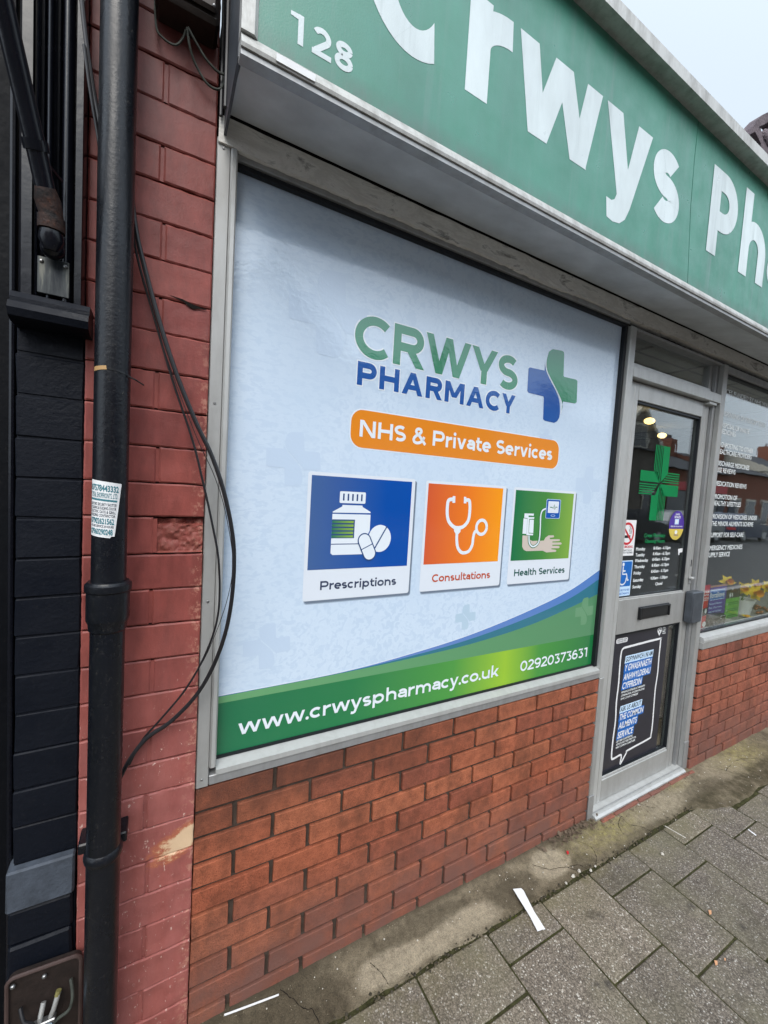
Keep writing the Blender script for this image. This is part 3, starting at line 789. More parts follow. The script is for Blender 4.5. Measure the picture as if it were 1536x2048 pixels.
tag(mb.build('moss'), 'green moss growing in the joints between paving slabs', 'moss', kind='stuff')
mb = MB()
def pebble(mb, x, y, z, r, mat):
    b = random.uniform(0, 6.28); k = random.uniform(.5, 1.)
    P = [(x+r*math.cos(b+i*1.257)*random.uniform(.7, 1.1), y+r*k*math.sin(b+i*1.257), z) for i in range(5)]
    T = [(x+(px-x)*.6, y+(py-y)*.6, z+r*.6) for px, py, _ in P]
    for i in range(5): mb.face([P[i], P[(i+1) % 5], T[(i+1) % 5], T[i]], mat)
    mb.face(T, mat)
for _ in range(260):
    x = random.uniform(.1, 3.6); y = -abs(random.gauss(.10, .12))
    pebble(mb, x, y, GZ+(.010 if y > -.15 else .001), random.choice((.0015, .002, .0025, .003, .004)), random.choice((M_GRIT, M_GRIT, M_CONC)))
for _ in range(120): pebble(mb, random.uniform(.2, 3.4), random.uniform(-.95, -.2), GZ+.002, random.choice((.0015, .002, .003)), M_GRIT)
M_CRUMB = simple('dark_crumbs', (.055, .048, .035), .95, 0, .1, .5, 90)
for _ in range(420):
    x = random.uniform(.1, 2.4); e_ = -.160-.02*min(1, max(0, (x-.5)/1.3)); pebble(mb, x, e_+random.gauss(0, .007), GZ+.001, random.choice((.002, .003, .004, .006)), random.choice((M_CRUMB, M_CRUMB, M_CONC)))
for x, y, r in ((1.40, -.172, .007), (1.548, -.18, .009), (1.585, -.176, .007), (1.50, -.16, .010), (1.455, -.165, .012), (2.13, -.05, .010), (1.93, -.27, .008)): pebble(mb, x, y, GZ+.004, r, M_GRIT)
tag(mb.build('grit'), 'pale grit and chips scattered over the paving', 'grit', kind='stuff')
mb = MB()
def leaf(mb, x, y, z, L):
    a = random.uniform(0, 6.28); u = Vector((math.cos(a), math.sin(a), random.uniform(-.2, .5))); v_ = Vector((-math.sin(a), math.cos(a), random.uniform(-.4, .4)))
    c = Vector((x, y, z+.004)); wd = L*random.uniform(.12, .35)
    mb.face([c-u*L/2, c+v_*wd, c+u*L/2, c-v_*wd], M_LEAF)
for _ in range(120):
    x = min(max(random.gauss(1.63, .10), 1.42), 1.83); leaf(mb, x, -.008-abs(random.gauss(0, .024)), GZ+.014+random.uniform(0, .012), random.uniform(.008, .032))
for _ in range(70): leaf(mb, random.uniform(1.8, 2.7), -.05-abs(random.gauss(0, .02)), GZ+.012, random.uniform(.005, .014))
tag(mb.build('leaf_litter'), 'brown dry leaf litter caught at the wall foot beside the door', 'leaf litter', kind='stuff')

# ================================================================== BRICKWORK
def course_wall(mb, x0, x1, yf, z_top, rows, first, mat, pitch=.225, ch=.075, depth=.05, j=.010, jit=.0011, end=None):
    for k in range(rows):
        z1 = z_top-ch*k-.0056; z0 = z_top-ch*(k+1)+.0078
        xs = first(k); e = [x0]+[q for q in xs if x0+.02 < q < x1-.02]+[x1]
        for i in range(len(e)-1):
            a = e[i]+(j*.64 if i else 0)+random.uniform(-.0015, .0015); b = e[i+1]-(j*.64 if i < len(e)-2 else 0)+random.uniform(-.0015, .0015)
            if i == 0: a = x0
            if i == len(e)-2: b = x1
            dy = random.uniform(-.0012, .0012); dz = random.uniform(-.001, .001)
            mb.cbox(a, b, yf+dy, yf+depth, z0+dz, z1+dz, .0013, mat, jit)
t = thing('brick_wall', 'orange brick wall under the big printed window', 'wall', (.9, .05, GZ))
mb = MB(); course_wall(mb, .002, 1.772, 0., .700, 10, lambda k: [(.22 if k % 2 == 0 else .1075)+.225*n for n in range(9)], M_BRICK); mb.build('brick_courses', t)
mb = MB(); mb.box(.003, 1.771, .0115, .12, -.10, .6965, M_MORTAR); mb.build('mortar', t)
t = thing('brick_wall', 'low orange brick wall to the right of the glass door', 'wall', (3.6, .05, GZ))
mb = MB(); course_wall(mb, 2.708, 6.45, -.020, .714, 10, lambda k: [(2.800 if k % 2 == 0 else 2.907)+.2187*n for n in range(18)], M_BRICK2, .2187); mb.build('brick_courses', t)
mb = MB(); mb.box(2.714, 6.449, -.010, .12, -.10, .7105, M_MORTAR_D); mb.build('mortar', t)

# red painted party pier
t = thing('painted_pier', 'dusky red painted brick pier between drainpipe and shop window', 'wall', (-.13, .06, GZ))
RZ = [2.78, 2.69, 2.60, 2.51, 2.419, 2.324, 2.240, 2.151, 2.063, 1.977, 1.894, 1.802, 1.710, 1.620, 1.531, 1.446, 1.353, 1.264, 1.174, 1.083, .994, .904, .81, .725, .632, .54, .45, .36, .27, .18, .09, 0., -.09]
RZ = [3.32-.09*i for i in range(6)]+RZ
mb = MB()
for i in range(len(RZ)-1):
    gp_ = (.0014 if RZ[i] > 1.3 else (.0014 if RZ[i] > .8 else .0005)); gq_ = (.0015 if RZ[i+1] > 1.3 else (.0014 if RZ[i+1] > .8 else .0005)); z1, z0 = RZ[i]-gp_*random.uniform(.5, 1.5), RZ[i+1]+gq_*random.uniform(.5, 1.5)
    jx = -.113+.004*math.sin(i*2.1)
    js = [jx] if abs(RZ[i]-2.51) < .001 or (i % 2 == [k for k in range(len(RZ)) if abs(RZ[k]-2.51) < .001][0] % 2) else []
    e = [-.258]+js+[-.0012]
    for q in range(len(e)-1):
        a = e[q]+(.0038 if q else 0); b = e[q+1]-(.0038 if q < len(e)-2 else 0)
        dy = random.uniform(-.0015, .0015)
        if abs(z1-1.444) < .004 and q == len(e)-2:
            continue                                        # the spalled brick is built apart
        # brick face as a fine lumpy sheet so the paint catches the light unevenly
        n1, n2 = 16, 10; vv = []; ff = []
        sp_ = lambda k, n, L: 0. if k == 0 else (1. if k == n else .0035/L+(1-.007/L)*(k-1)/(n-2))
        for u in range(n1+1):
            for v_ in range(n2+1):
                x = a+(b-a)*sp_(u, n1, b-a); z = z0+(z1-z0)*sp_(v_, n2, z1-z0)
                ed = min(u, n1-u, v_*1.4, (n2-v_)*1.4); y = -.006+dy+.0009*fbm(x*28, z*28, i)+(.0024 if ed == 0 else 0)
                if ed == 0: x += .0010*fbm(x*90, z*90, 3); z += (.0022 if v_ in (0, n2) else .0008)*fbm(x*55, z*55, 7)
                if z < .75: y += .0028*fbm(x*24, z*24, 11)
                vv.append((x, y, z))
        for u in range(n1):
            for v_ in range(n2): ff.append((u*(n2+1)+v_, (u+1)*(n2+1)+v_, (u+1)*(n2+1)+v_+1, u*(n2+1)+v_+1))
        nb = len(vv)
        ring = [u*(n2+1) for u in range(n1+1)]+[n1*(n2+1)+v_ for v_ in range(1, n2+1)]+[u*(n2+1)+n2 for u in range(n1-1, -1, -1)]+[v_ for v_ in range(n2-1, 0, -1)]
        bk = [(vv[r][0], .03, vv[r][2]) for r in ring]
        for r in range(len(ring)):
            r2 = (r+1) % len(ring); ff.append((ring[r2], ring[r], nb+r, nb+r2))
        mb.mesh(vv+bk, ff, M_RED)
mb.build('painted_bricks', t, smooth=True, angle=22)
mb = MB(); n1, n2 = 34, 22; vv = []; ff = []
for u in range(n1+1):
    for v_ in range(n2+1):
        x = -.108+.106*u/n1; z = 1.356+.087*v_/n2
        d = .010+.006*fbm(x*40, z*40, 2)+.004*fbm(x*110, z*110, 4)
        if z > 1.43: d += .018*max(0, fbm(x*18, 5, 5)+.35)
        if u == 0 or v_ == 0: d = .004
        vv.append((x, -.006+d, z))
for u in range(n1):
    for v_ in range(n2): ff.append((u*(n2+1)+v_, (u+1)*(n2+1)+v_, (u+1)*(n2+1)+v_+1, u*(n2+1)+v_+1))
mb.mesh(vv, ff, M_REDRAW); mb.build('spalled_brick', t, smooth=True, label='one eroded brick with its face crumbled away')
mb = MB(); mb.box(-.2575, -.0018, .0030, .20, 1.0, 1.3535, M_REDJ); mb.box(-.2575, -.1095, .0030, .20, 1.3536, 1.4454, M_REDJ); mb.box(-.1094, -.0018, .045, .20, 1.3536, 1.4454, M_REDJ); mb.box(-.2575, -.0018, .0030, .20, 1.4455, 3.30, M_REDJ); mb.box(-.2570, -.0020, .0005, .20, -.12, .9995, M_RED)
for i in range(len(RZ)-1):
    if i % 2 == [k for k in range(len(RZ)) if abs(RZ[k]-2.51) < .001][0] % 2: jx = -.113+.004*math.sin(i*2.1); mb.box(jx-.0050, jx+.0050, -.0022, .0029, RZ[i+1]+.004, RZ[i]-.004, M_RED)
for P in ([(-.098, 1.987), (-.080, 1.985), (-.066, 1.984), (-.045, 1.978), (-.020, 1.974), (-.010, 1.973), (-.012, 1.971), (-.030, 1.970), (-.040, 1.9665), (-.052, 1.970), (-.062, 1.9775), (-.078, 1.982)],):
    mb.flat(P, -.0085, M_CRACK)
mb.build('joints', t)

# ================================================================== PRINTED SHOP WINDOW
YV = .030
win = thing('shop_window', 'big aluminium framed window covered by pale blue pharmacy film', 'window', (.9, .03, .70))
mb = MB()
mb.cbox(.001, .033, -.004, .05, .701, 2.399, .002, M_ALU)                       # outer flange, left
mb.cbox(.0335, .0505, -.010, .034, .752, 2.385, .004, M_ALU_L)                   # rounded glazing stop
mb.cbox(.0335, 1.762, .004, .06, 2.368, 2.3995, .002, M_ALU_D)                    # head
mb.cbox(.034, 1.762, -.002, .06, .7015, .7285, .0015, M_ALU_D)                     # bottom flange
mb.build('frame', win, smooth=True)
mb = MB(); mb.xprism([(-.006, .729), (-.006, .744), (.026, .7565), (.05, .7565), (.05, .729)], .051, 1.762, M_ALU_L); mb.build('sill', win)
mb = MB(); mb.box(.0507, .0530, .018, .034, .757, 2.3675, M_GASKET); mb.box(.0532, 1.7615, .014, .034, 2.3555, 2.3677, M_GASKET); mb.box(1.7425, 1.7615, .012, .034, .757, 2.3553, M_GASKET); mb.box(.0532, 1.7423, .022, .034, .757, .7635, M_GASKET)
mb.build('gasket', win)
for z in (2.375, 1.745, 1.222, .725): mb = MB(); mb.lathe((0, 0, 0), [(.0001, .0), (.0035, .0), (.0035, -.001), (.0026, -.0018), (.0001, -.0018)], M_SCREW, 12); k = 12*5; mb.v[-k:] = [(.0155+a, -.0042+c, z+b) for a, b, c in mb.v[-k:]]; mb.build('screw', win)

film = MB(); film.box(.0525, 1.7425, YV, YV+.008, .7585, 2.3625, M_FILM)
film = film.build('printed_film', win)
L1, L2, L3, L4 = YV-.0004, YV-.0008, YV-.0012, YV-.0016
GREENT = vinylmat('logo_green', (.045, .235, .135)); BLUET = vinylmat('logo_blue', (.018, .095, .345)); WHT = vinylmat('film_white', (.74, .80, .86))
mb = MB()
for s_, x0, x1, z0, H, ww in (('CRWYS', .413, 1.113, 1.959, .129, .215), ('PHARMACY', .428, 1.111, 1.870, .073, .25)):
    put(mb, s_, x0, x1, z0, H, ww, L1, WHT, (.09 if H < .1 else .03), grow=.0035)
put(mb, 'CRWYS', .413, 1.113, 1.959, .129, .215, L2, GREENT, .03); mb.build('green_headline_lettering', film)
mb = MB(); put(mb, 'PHARMACY', .428, 1.111, 1.870, .073, .25, L2, BLUET, .09); mb.build('blue_headline_lettering', film)
# cross emblem: two leaves that meet in an S
cr = (700, 620, 3.2)
def px(pts, crop=cr, Y=YV): return vx(crop[0], crop[1], crop[2], pts, Y)
Lc = catmull(px([(1247, 322), (1250, 365), (1272, 430), (1308, 500), (1336, 570), (1343, 640), (1338, 690)]), 6)
Rc = catmull(px([(1272, 268), (1258, 330), (1264, 390), (1292, 450), (1327, 520), (1352, 575), (1359, 615), (1352, 647)]), 6)
def corner(p, r, dx, dz, n=5):      # rounded convex corner helper
    return p
greenP = Rc[::-1]+px([(1290, 254), (1300, 251), (1355, 261), (1367, 268), (1370, 282), (1366, 420), (1370, 428), (1445, 445), (1455, 455), (1450, 590), (1440, 598), (1362, 585)])
blueP = Lc+px([(1325, 712), (1305, 722), (1245, 708), (1235, 698), (1240, 565), (1236, 552), (1142, 530), (1134, 518), (1142, 375), (1150, 367), (1245, 388)])
mb = MB()
def grown(P, g):
    cx = sum(a for a, b in P)/len(P); cz = sum(b for a, b in P)/len(P)
    return [(a+g*(1 if a > cx else -1), b+g*(1 if b > cz else -1)) for a, b in P]
X0, X1, Z0, Z1 = 1.170, 1.466, 1.866, 2.164
mb.flat(greenP, L2, GREENT); mb.flat(blueP, L2, BLUET)
wl = [((a[0]+b[0])/2, (a[1]+b[1])/2) for a, b in zip(Lc[2:], Rc[4:])]
strip(mb, catmull(px([(1252, 340), (1256, 385), (1282, 445), (1318, 512), (1346, 575), (1351, 625), (1347, 665)]), 5), .0042, L3, WHT)
mb.build('cross_emblem', film)
# orange services band
ORG = vinylmat('band_orange', (.74, .24, .02))
mb = MB(); mb.flat(rrect(.412, 1.389, 1.672, 1.799, .043), L1, WHT); mb.flat(rrect(.416, 1.385, 1.676, 1.795, .040), L2, ORG)
put(mb, 'NHS & Private Services', .447, 1.346, 1.7105, .053, .205, L3, WHT, .05); mb.build('services_band', film)
# three picture cards
SHADOW = vinylmat('printed_card_shadow', (.16, .20, .26)); SHADOW2 = vinylmat('printed_card_shadow_edge', (.33, .41, .52)); CARDW = vinylmat('card_white', (.70, .75, .82))
def card(x0, x1, z0, z1, pic, cap, cx0, cx1, ink, draw, label):
    m_ = MB()
    m_.flat(rrect(x0+.004, x1+.008, z0-.011, z1-.006, .010), L1, SHADOW2); m_.flat(rrect(x0+.006, x1+.006, z0-.008, z1-.006, .009), L1-.0001, SHADOW)
    m_.flat(rrect(x0, x1, z0, z1, .008), L2, CARDW)
    a, b, c, d, mt = pic; m_.flat([(a, c), (b, c), (b, d), (a, d)], L3, mt)
    put(m_, cap, cx0, cx1, 1.222, .0285, .20, L3, ink, .04)
    draw(m_); o = m_.build('service_card', film, label=label); return o
BLUEG = vgrad('card_blue_gradient', [(0, (.055, .12, .30)), (1, (.004, .072, .36))], .30, .56)
ORGG = vgrad('card_orange_gradient', [(0, (.62, .10, .035)), (.5, (.80, .19, .02)), (1, (.90, .32, .01))], .72, 1.085)
GRNG = vgrad('card_green_gradient', [(0, (.012, .16, .06)), (.5, (.06, .24, .05)), (1, (.22, .40, .06))], 1.15, 1.51)
INKB = vinylmat('caption_ink_blue', (.045, .06, .11)); INKO = vinylmat('caption_ink_orange', (.50, .085, .035)); INKG = vinylmat('caption_ink_green', (.02, .10, .085))
NAVY = vinylmat('icon_navy', (.03, .075, .20)); LAB = vgrad('icon_label_green', [(0, (.025, .17, .10)), (1, (.26, .42, .06))], .37, .447); SKIN = vinylmat('icon_arm', (.60, .52, .46)); DEVB = vinylmat('icon_device_blue', (.008, .09, .40)); DGRN = vinylmat('icon_green_line', (.02, .17, .06))
kb = (600, 920, 5.908)
def ic_bottle(m_):
    Y = L4
    q = lambda pts: vx(*kb, pts, YV)
    m_.flat(rrect(.391, .481, 1.497, 1.534, .004), Y, WHT)
    for i in range(5): x = .4045+.0157*i; strip(m_, [(x, 1.505), (x, 1.527)], .0055, Y-.0002, NAVY)
    m_.flat(q([(500, 530), (735, 538), (738, 555), (830, 612), (832, 628), (383, 620), (386, 608), (498, 548)]), Y, WHT)
    m_.flat([(.3695, 1.462), (.5025, 1.462), (.5025, 1.332), (.376, 1.332), (.3695, 1.338)], Y, WHT)
    m_.flat([(.3695, 1.445), (.4475, 1.445), (.4475, 1.385), (.3695, 1.385)], Y-.0002, NAVY)
    for i in range(5): m_.flat([(.3695, 1.3873+.0116*i), (.4435, 1.3873+.0116*i), (.4435, 1.3945+.0116*i), (.3695, 1.3945+.0116*i)], Y-.0004, LAB)
    strip(m_, [(.3695, 1.3665), (.47, 1.3665)], .0028, Y-.0002, NAVY)
    m_.flat(oval(.5415, 1.3835, .0465, .0495), Y-.0003, BLUEG); m_.flat(oval(.5415, 1.3835, .0425, .0455), Y-.0005, WHT)
    strip(m_, [(.521, 1.345), (.567, 1.425)], .0045, Y-.0007, NAVY)
    def caps(r0, dz):
        cx, cz, ax, az = .4955, 1.356, -.0105, .0215
        P = []
        n = math.hypot(ax, az); ux, uz = ax/n, az/n
        for a in range(-90, 91, 15):
            c_, s_ = math.cos(math.radians(a)), math.sin(math.radians(a)); P.append((cx+ax+r0*(ux*c_-uz*s_), cz+az+r0*(uz*c_+ux*s_)))
        for a in range(90, 271, 15):
            c_, s_ = math.cos(math.radians(a)), math.sin(math.radians(a)); P.append((cx-ax+r0*(ux*c_-uz*s_), cz-az+r0*(uz*c_+ux*s_)))
        return P
    m_.flat(caps(.0245, 0), Y-.0009, NAVY); m_.flat(caps(.0205, 0), Y-.0011, WHT)
    strip(m_, [(.4765, 1.3475), (.5145, 1.3655)], .003, Y-.0013, NAVY)
def ic_steth(m_):
    Y = L4; q = lambda pts: catmull(vx(820, 940, 4.267, pts, YV), 6)
    strip(m_, q([(372, 250), (330, 256), (318, 300), (316, 380), (330, 440), (370, 484), (410, 493), (455, 480), (495, 430), (508, 350), (508, 285), (500, 258), (465, 258)]), .0135, Y, WHT)
    for a in ([(372, 222), (385, 224), (383, 280), (360, 280), (362, 224)], [(458, 228), (478, 230), (478, 285), (456, 284)]): m_.flat(vx(820, 940, 4.267, a, YV), Y-.0002, WHT)
    m_.flat(vx(820, 940, 4.267, [(372, 488), (432, 492), (428, 525), (412, 545), (385, 543), (373, 520)], YV), Y-.0002, WHT)
    strip(m_, q([(398, 535), (397, 600), (405, 660), (430, 698), (462, 706), (500, 690), (528, 640), (538, 570), (550, 530), (575, 510)]), .0125, Y-.0001, WHT)
    c = vx(820, 940, 4.267, [(608, 488)], YV)[0]
    strip(m_, [(c[0]+.026*math.cos(i*.2094), c[1]+.0275*math.sin(i*.2094)) for i in range(31)], .0125, Y-.0003, WHT)
def ic_arm(m_):
    Y = L4; q = lambda pts: vx(820, 940, 4.267, pts, YV)
    m_.flat(q([(958, 558), (1010, 560), (1012, 590), (1040, 605), (1140, 602), (1152, 578), (1180, 558), (1222, 557), (1228, 566), (1222, 574), (1190, 578), (1190, 590), (1270, 590), (1280, 597), (1272, 606), (1212, 610), (1212, 618), (1285, 618), (1293, 627), (1285, 636), (1212, 638), (1212, 646), (1268, 648), (1275, 658), (1266, 668), (1205, 668), (1204, 676), (1240, 680), (1247, 690), (1238, 698), (1160, 703), (1130, 688), (990, 692), (968, 680), (955, 655)]), Y, SKIN)
    m_.flat(q([(975, 370), (1055, 372), (1053, 390), (1010, 388), (1008, 410), (972, 408)]), Y-.0002, WHT)
    m_.flat(q([(966, 412), (1000, 415), (990, 545), (957, 543)]), Y-.0003, WHT)
    m_.flat(q([(1002, 402), (1058, 402), (1056, 416), (1014, 418), (1008, 540), (1048, 543), (1046, 557), (990, 555)]), Y-.0004, WHT)
    m_.flat(q([(1018, 424), (1054, 424), (1048, 538), (1010, 535)]), Y-.0005, WHT)
    tb = catmull(q([(1012, 560), (1015, 620), (1040, 652), (1075, 640), (1098, 600), (1108, 500), (1112, 390), (1128, 345), (1160, 328)]), 6)
    strip(m_, tb, .013, Y-.0006, DGRN); strip(m_, tb, .007, Y-.0008, WHT)
    m_.flat(rrect(1.333, 1.424, 1.4635, 1.547, .007), Y-.0010, PALEF); m_.flat(rrect(1.336, 1.421, 1.466, 1.5445, .006), Y-.0012, DEVB); m_.flat(rrect(1.345, 1.412, 1.488, 1.538, .003), Y-.0014, WHT); m_.flat(rrect(1.350, 1.407, 1.492, 1.534, .002), Y-.0015, CARDW)
    strip(m_, [(1.356, 1.512), (1.370, 1.512), (1.376, 1.507), (1.383, 1.524), (1.388, 1.503), (1.393, 1.514), (1.402, 1.513)], .0035, Y-.0018, DGRN)
    m_.flat(oval(1.379, 1.4765, .014, .0045), Y-.0016, PALEF); m_.flat(oval(1.379, 1.4765, .011, .0026), Y-.0018, DEVB)
PALEF = vinylmat('icon_pale_blue', (.45, .60, .80))
card(.286, .669, 1.190, 1.589, (.297, .6555, 1.287, 1.5785, BLUEG), 'Prescriptions', .341, .616, INKB, ic_bottle, 'card with a white medicine bottle and pills on dark blue')
card(.714, 1.099, 1.190, 1.5875, (.7245, 1.081, 1.288, 1.578, ORGG), 'Consultations', .766, 1.046, INKO, ic_steth, 'card with a white stethoscope on orange')
card(1.140, 1.522, 1.190, 1.5865, (1.151, 1.5075, 1.287, 1.576, GRNG), 'Health Services', 1.177, 1.489, INKG, ic_arm, 'card with an arm and blood pressure cuff on green')
# sweeping stripes, bottom band
WB = [(.0528, .937), (.437, .9435), (.751, .972), (1.001, 1.008), (1.292, 1.070), (1.542, 1.139), (1.7423, 1.223)]
BT = [(.0528, .936), (.437, .942), (.752, .962), (1.003, .990), (1.295, 1.041), (1.547, 1.102), (1.7423, 1.178)]
TL = [(.0528, .935), (.437, .9405), (.753, .952), (1.005, .968), (1.299, 1.005), (1.553, 1.058), (1.7423, 1.106)]
mb = MB()
def sweep(A, Y, mat):
    A = catmull(A, 8)
    for i in range(len(A)-1): mb.flat([(A[i][0], .88), (A[i+1][0], .88), A[i+1], A[i]], Y, mat)
sweep([(x, z+.0022) for x, z in WB], L1, WHT); sweep(WB, L1-.0001, vgrad('stripe_blue', [(0, (.13, .23, .52)), (1, (.09, .21, .52))], .4, 1.7)); sweep(BT, L1-.0002, V((.03, .17, .24)))
sweep(TL, L1-.0003, vgrad('stripe_pale_green', [(0, (.13, .34, .15)), (1, (.085, .25, .12))], .1, 1.7))
BAND = vgrad('band_green', [(0, (.014, .155, .07)), (.25, (.02, .19, .065)), (.5, (.07, .30, .055)), (.66, (.30, .52, .035)), (.78, (.06, .28, .05)), (1, (.012, .17, .05))], .05, 1.74)
mb.flat([(.0528, .7586), (1.7423, .7586), (1.7423, .9085), (.0528, .9155)], L2, BAND); mb.build('sweeping_stripes', film)
mb = MB(); put(mb, 'www.crwyspharmacy.co.uk', .112, 1.133, .809, .047, .188, L3, WHT, .05); mb.build('web_address_lettering', film)
mb = MB(); put(mb, '02920373631', 1.258, 1.703, .8055, .0455, .175, L3, WHT, .06); mb.build('phone_number_lettering', film)
# faint watermark crosses
def wm(cx, cz, s_, mat, mb):
    k = s_/.297
    f_ = lambda P: [(cx+(a-1.318)*k, cz+(b-2.015)*k) for a, b in P]
    mb.flat(f_(greenP), L1-.00005, mat); mb.flat(f_(blueP), L1-.00008, mat)
mb = MB(); WM = vinylmat('watermark_blue', (.52, .635, .782)); WM2 = vinylmat('watermark_teal', (.455, .595, .715)); WM3 = vinylmat('watermark_green', (.13, .30, .16))
wm(.185, 1.063, .136, WM, mb); wm(.937, 1.075, .098, WM2, mb); wm(1.30, 1.80, .075, WM, mb); wm(.33, 2.06, .25, WM, mb); wm(1.60, 1.62, .17, WM, mb); wm(.24, 1.62, .16, WM, mb)
k = len(mb.v); wm(1.655, 1.03, .13, WM3, mb); mb.v[k:] = [(a, b-.0006, c) for a, b, c in mb.v[k:]]
mb.build('watermark_crosses', film)
# ================================================================== GLASS DOOR
door = thing('shop_door', 'grey aluminium framed glass shop door with letterbox and transom light', 'door', (2.22, .04, GZ))
YD = .030
mb = MB()
mb.cbox(1.7635, 1.808, -.004, .075, .7005, 2.3595, .003, M_ALU_L); mb.cbox(1.7745, 1.808, -.0035, .075, -.028, .6995, .003, M_ALU)
mb.cbox(1.766, 1.8075, -.0085, -.0045, -.028, .105, .001, M_ALU_D)                     # boot at the foot
mb.cbox(2.655, 2.7035, -.0045, .0205, -.02, 2.3595, .002, M_ALU); mb.cbox(2.632, 2.7035, .021, .040, -.02, 2.3595, .002, M_ALU_D)
mb.cbox(2.610, 2.7035, .0405, .080, -.02, 2.3595, .002, M_ALU); mb.cbox(2.6535, 2.7045, -.0075, -.005, -.028, .155, .001, M_ALU_D)
mb.cbox(1.8085, 2.6545, -.004, .075, 2.139, 2.188, .002, M_ALU_L)                       # transom bar
mb.cbox(1.8085, 2.6545, .002, .07, 2.350, 2.3625, .002, M_ALU_D); mb.cbox(1.8095, 2.56, .012, .03, 2.1885, 2.208, .001, M_ALU_L)
mb.build('door_frame', door, smooth=True)
mb = MB(); mb.box(1.815, 2.652, .048, .053, 2.189, 2.3495, M_GLASS); mb.build('transom_pane', door)
leaf_ = MB()
leaf_.cbox(1.812, 1.8925, YD, .068, .000, 2.134, .004, M_ALU_L); leaf_.cbox(1.8935, 1.9235, YD+.001, .068, .001, 2.133, .002, M_ALU_L)
leaf_.cbox(2.5445, 2.5735, YD+.001, .068, .001, 2.133, .002, M_ALU); leaf_.cbox(2.5745, 2.6085, YD, .068, .000, 2.134, .003, M_ALU)
leaf_.cbox(1.924, 2.544, YD, .068, 2.053, 2.134, .0025, M_ALU_L); leaf_.cbox(1.924, 2.544, YD, .068, .882, 1.060, .002, M_ALU)
leaf_.cbox(1.924, 2.544, YD, .068, .004, .118, .0025, M_ALU)
leaf_.cbox(1.925, 2.543, YD+.007, .05, .1185, .1285, .001, M_ALU_L); leaf_.cbox(1.925, 2.543, YD+.008, .05, 1.0605, 1.068, .001, M_ALU_L)
leaf_ = leaf_.build('door_leaf', door, smooth=True)
mb = MB()
for z0, z1 in ((.1287, .8815), (1.0685, 2.0525)):
    mb.box(1.9237, 1.9275, YD+.012, .052, z0, z1, M_GASKET); mb.box(2.537, 2.5443, YD+.006, .052, z0, z1, M_GASKET)
    mb.box(1.9277, 2.5368, YD+.008, .052, z1-.012, z1, M_GASKET); mb.box(1.9277, 2.5368, YD+.010, .052, z0, z0+.004, M_GASKET)
mb.build('glazing_gasket', leaf_)
mb = MB(); mb.box(1.9278, 2.5367, .0520, .0565, 1.0727, 2.0402, M_GLASS); mb.build('upper_pane', leaf_)
mb = MB(); mb.box(1.9278, 2.5367, .0520, .0565, .1330, .8693, M_GLASS); mb.build('lower_pane', leaf_)
mb = MB(); mb.cbox(2.098, 2.386, YD-.008, YD-.0005, .944, 1.012, .002, M_BLACKPL); mb.cbox(2.118, 2.366, YD-.0125, YD-.0085, .955, 1.000, .0015, M_BLACKPL)
mb.cbox(2.098, 2.112, YD-.016, YD-.0085, .945, 1.008, .002, M_BLACKPL); mb.cbox(2.372, 2.386, YD-.016, YD-.0085, .945, 1.008, .002, M_BLACKPL); mb.cbox(2.1125, 2.3715, YD-.018, YD-.0085, 1.0005, 1.0085, .001, M_BLACKPL)
mb.build('letterbox', door, smooth=True)
mb = MB(); mb.cbox(2.556, 2.672, -.016, .028, .884, 1.066, .006, M_GUARD); mb.build('lock_guard', door, smooth=True)
mb = MB(); mb.box(2.5885, 2.596, YD-.0012, YD, 1.205, 1.245, M_BLACKPL); mb.cbox(2.575, 2.603, YD-.02, YD-.0005, 1.133, 1.147, .003, M_ALU_L); mb.cbox(2.581, 2.597, YD-.008, YD-.0005, 1.105, 1.1325, .002, M_ALU_D); mb.build('lock', door)
mb = MB(); mb.cbox(2.55, 2.63, .003, .06, 2.1235, 2.1385, .002, M_ALU_L); mb.build('closer_bracket', door)
mb = MB(); mb.xprism([(-.028, -.030), (-.028, -.010), (-.018, -.003), (.026, .001), (.075, .001), (.075, -.03)], 1.809, 2.654, M_ALU_L); mb.cbox(1.809, 2.654, -.005, .0, .0005, .004, .001, M_ALU_D)
mb.build('threshold', door)
t = thing('brick_doorstep', 'single row of worn red bricks in front of the door sill', 'doorstep', (2.25, -.04, GZ))
mb = MB(); x = 1.835
while x < 2.70:
    L = random.choice((.105, .10, .21)); mb.cbox(x, min(x+L, 2.72)-.006, -.048, -.029, GZ-.03, GZ+.017+random.uniform(-.002, .001), .004, M_BRICK2, .002); x += L
mb.build('bricks', t)
mb = MB(); mb.box(1.84, 2.715, -.0285, -.0275, GZ-.03, GZ+.010, M_MORTAR_D); mb.build('mortar_bed', t)
YS = .0512
# green cross sticker
t = thing('pharmacy_cross', 'big green striped pharmacy cross stuck on the door glass', 'sticker', (2.227, YS, 1.66))
mb = MB(); A = (2.157, 2.294); CX, CZ = 2.2275, 1.663
GZ1, GZ0, HX0, HX1, HZ1, HZ0 = 1.862, 1.465, 2.040, 2.413, 1.722, 1.598
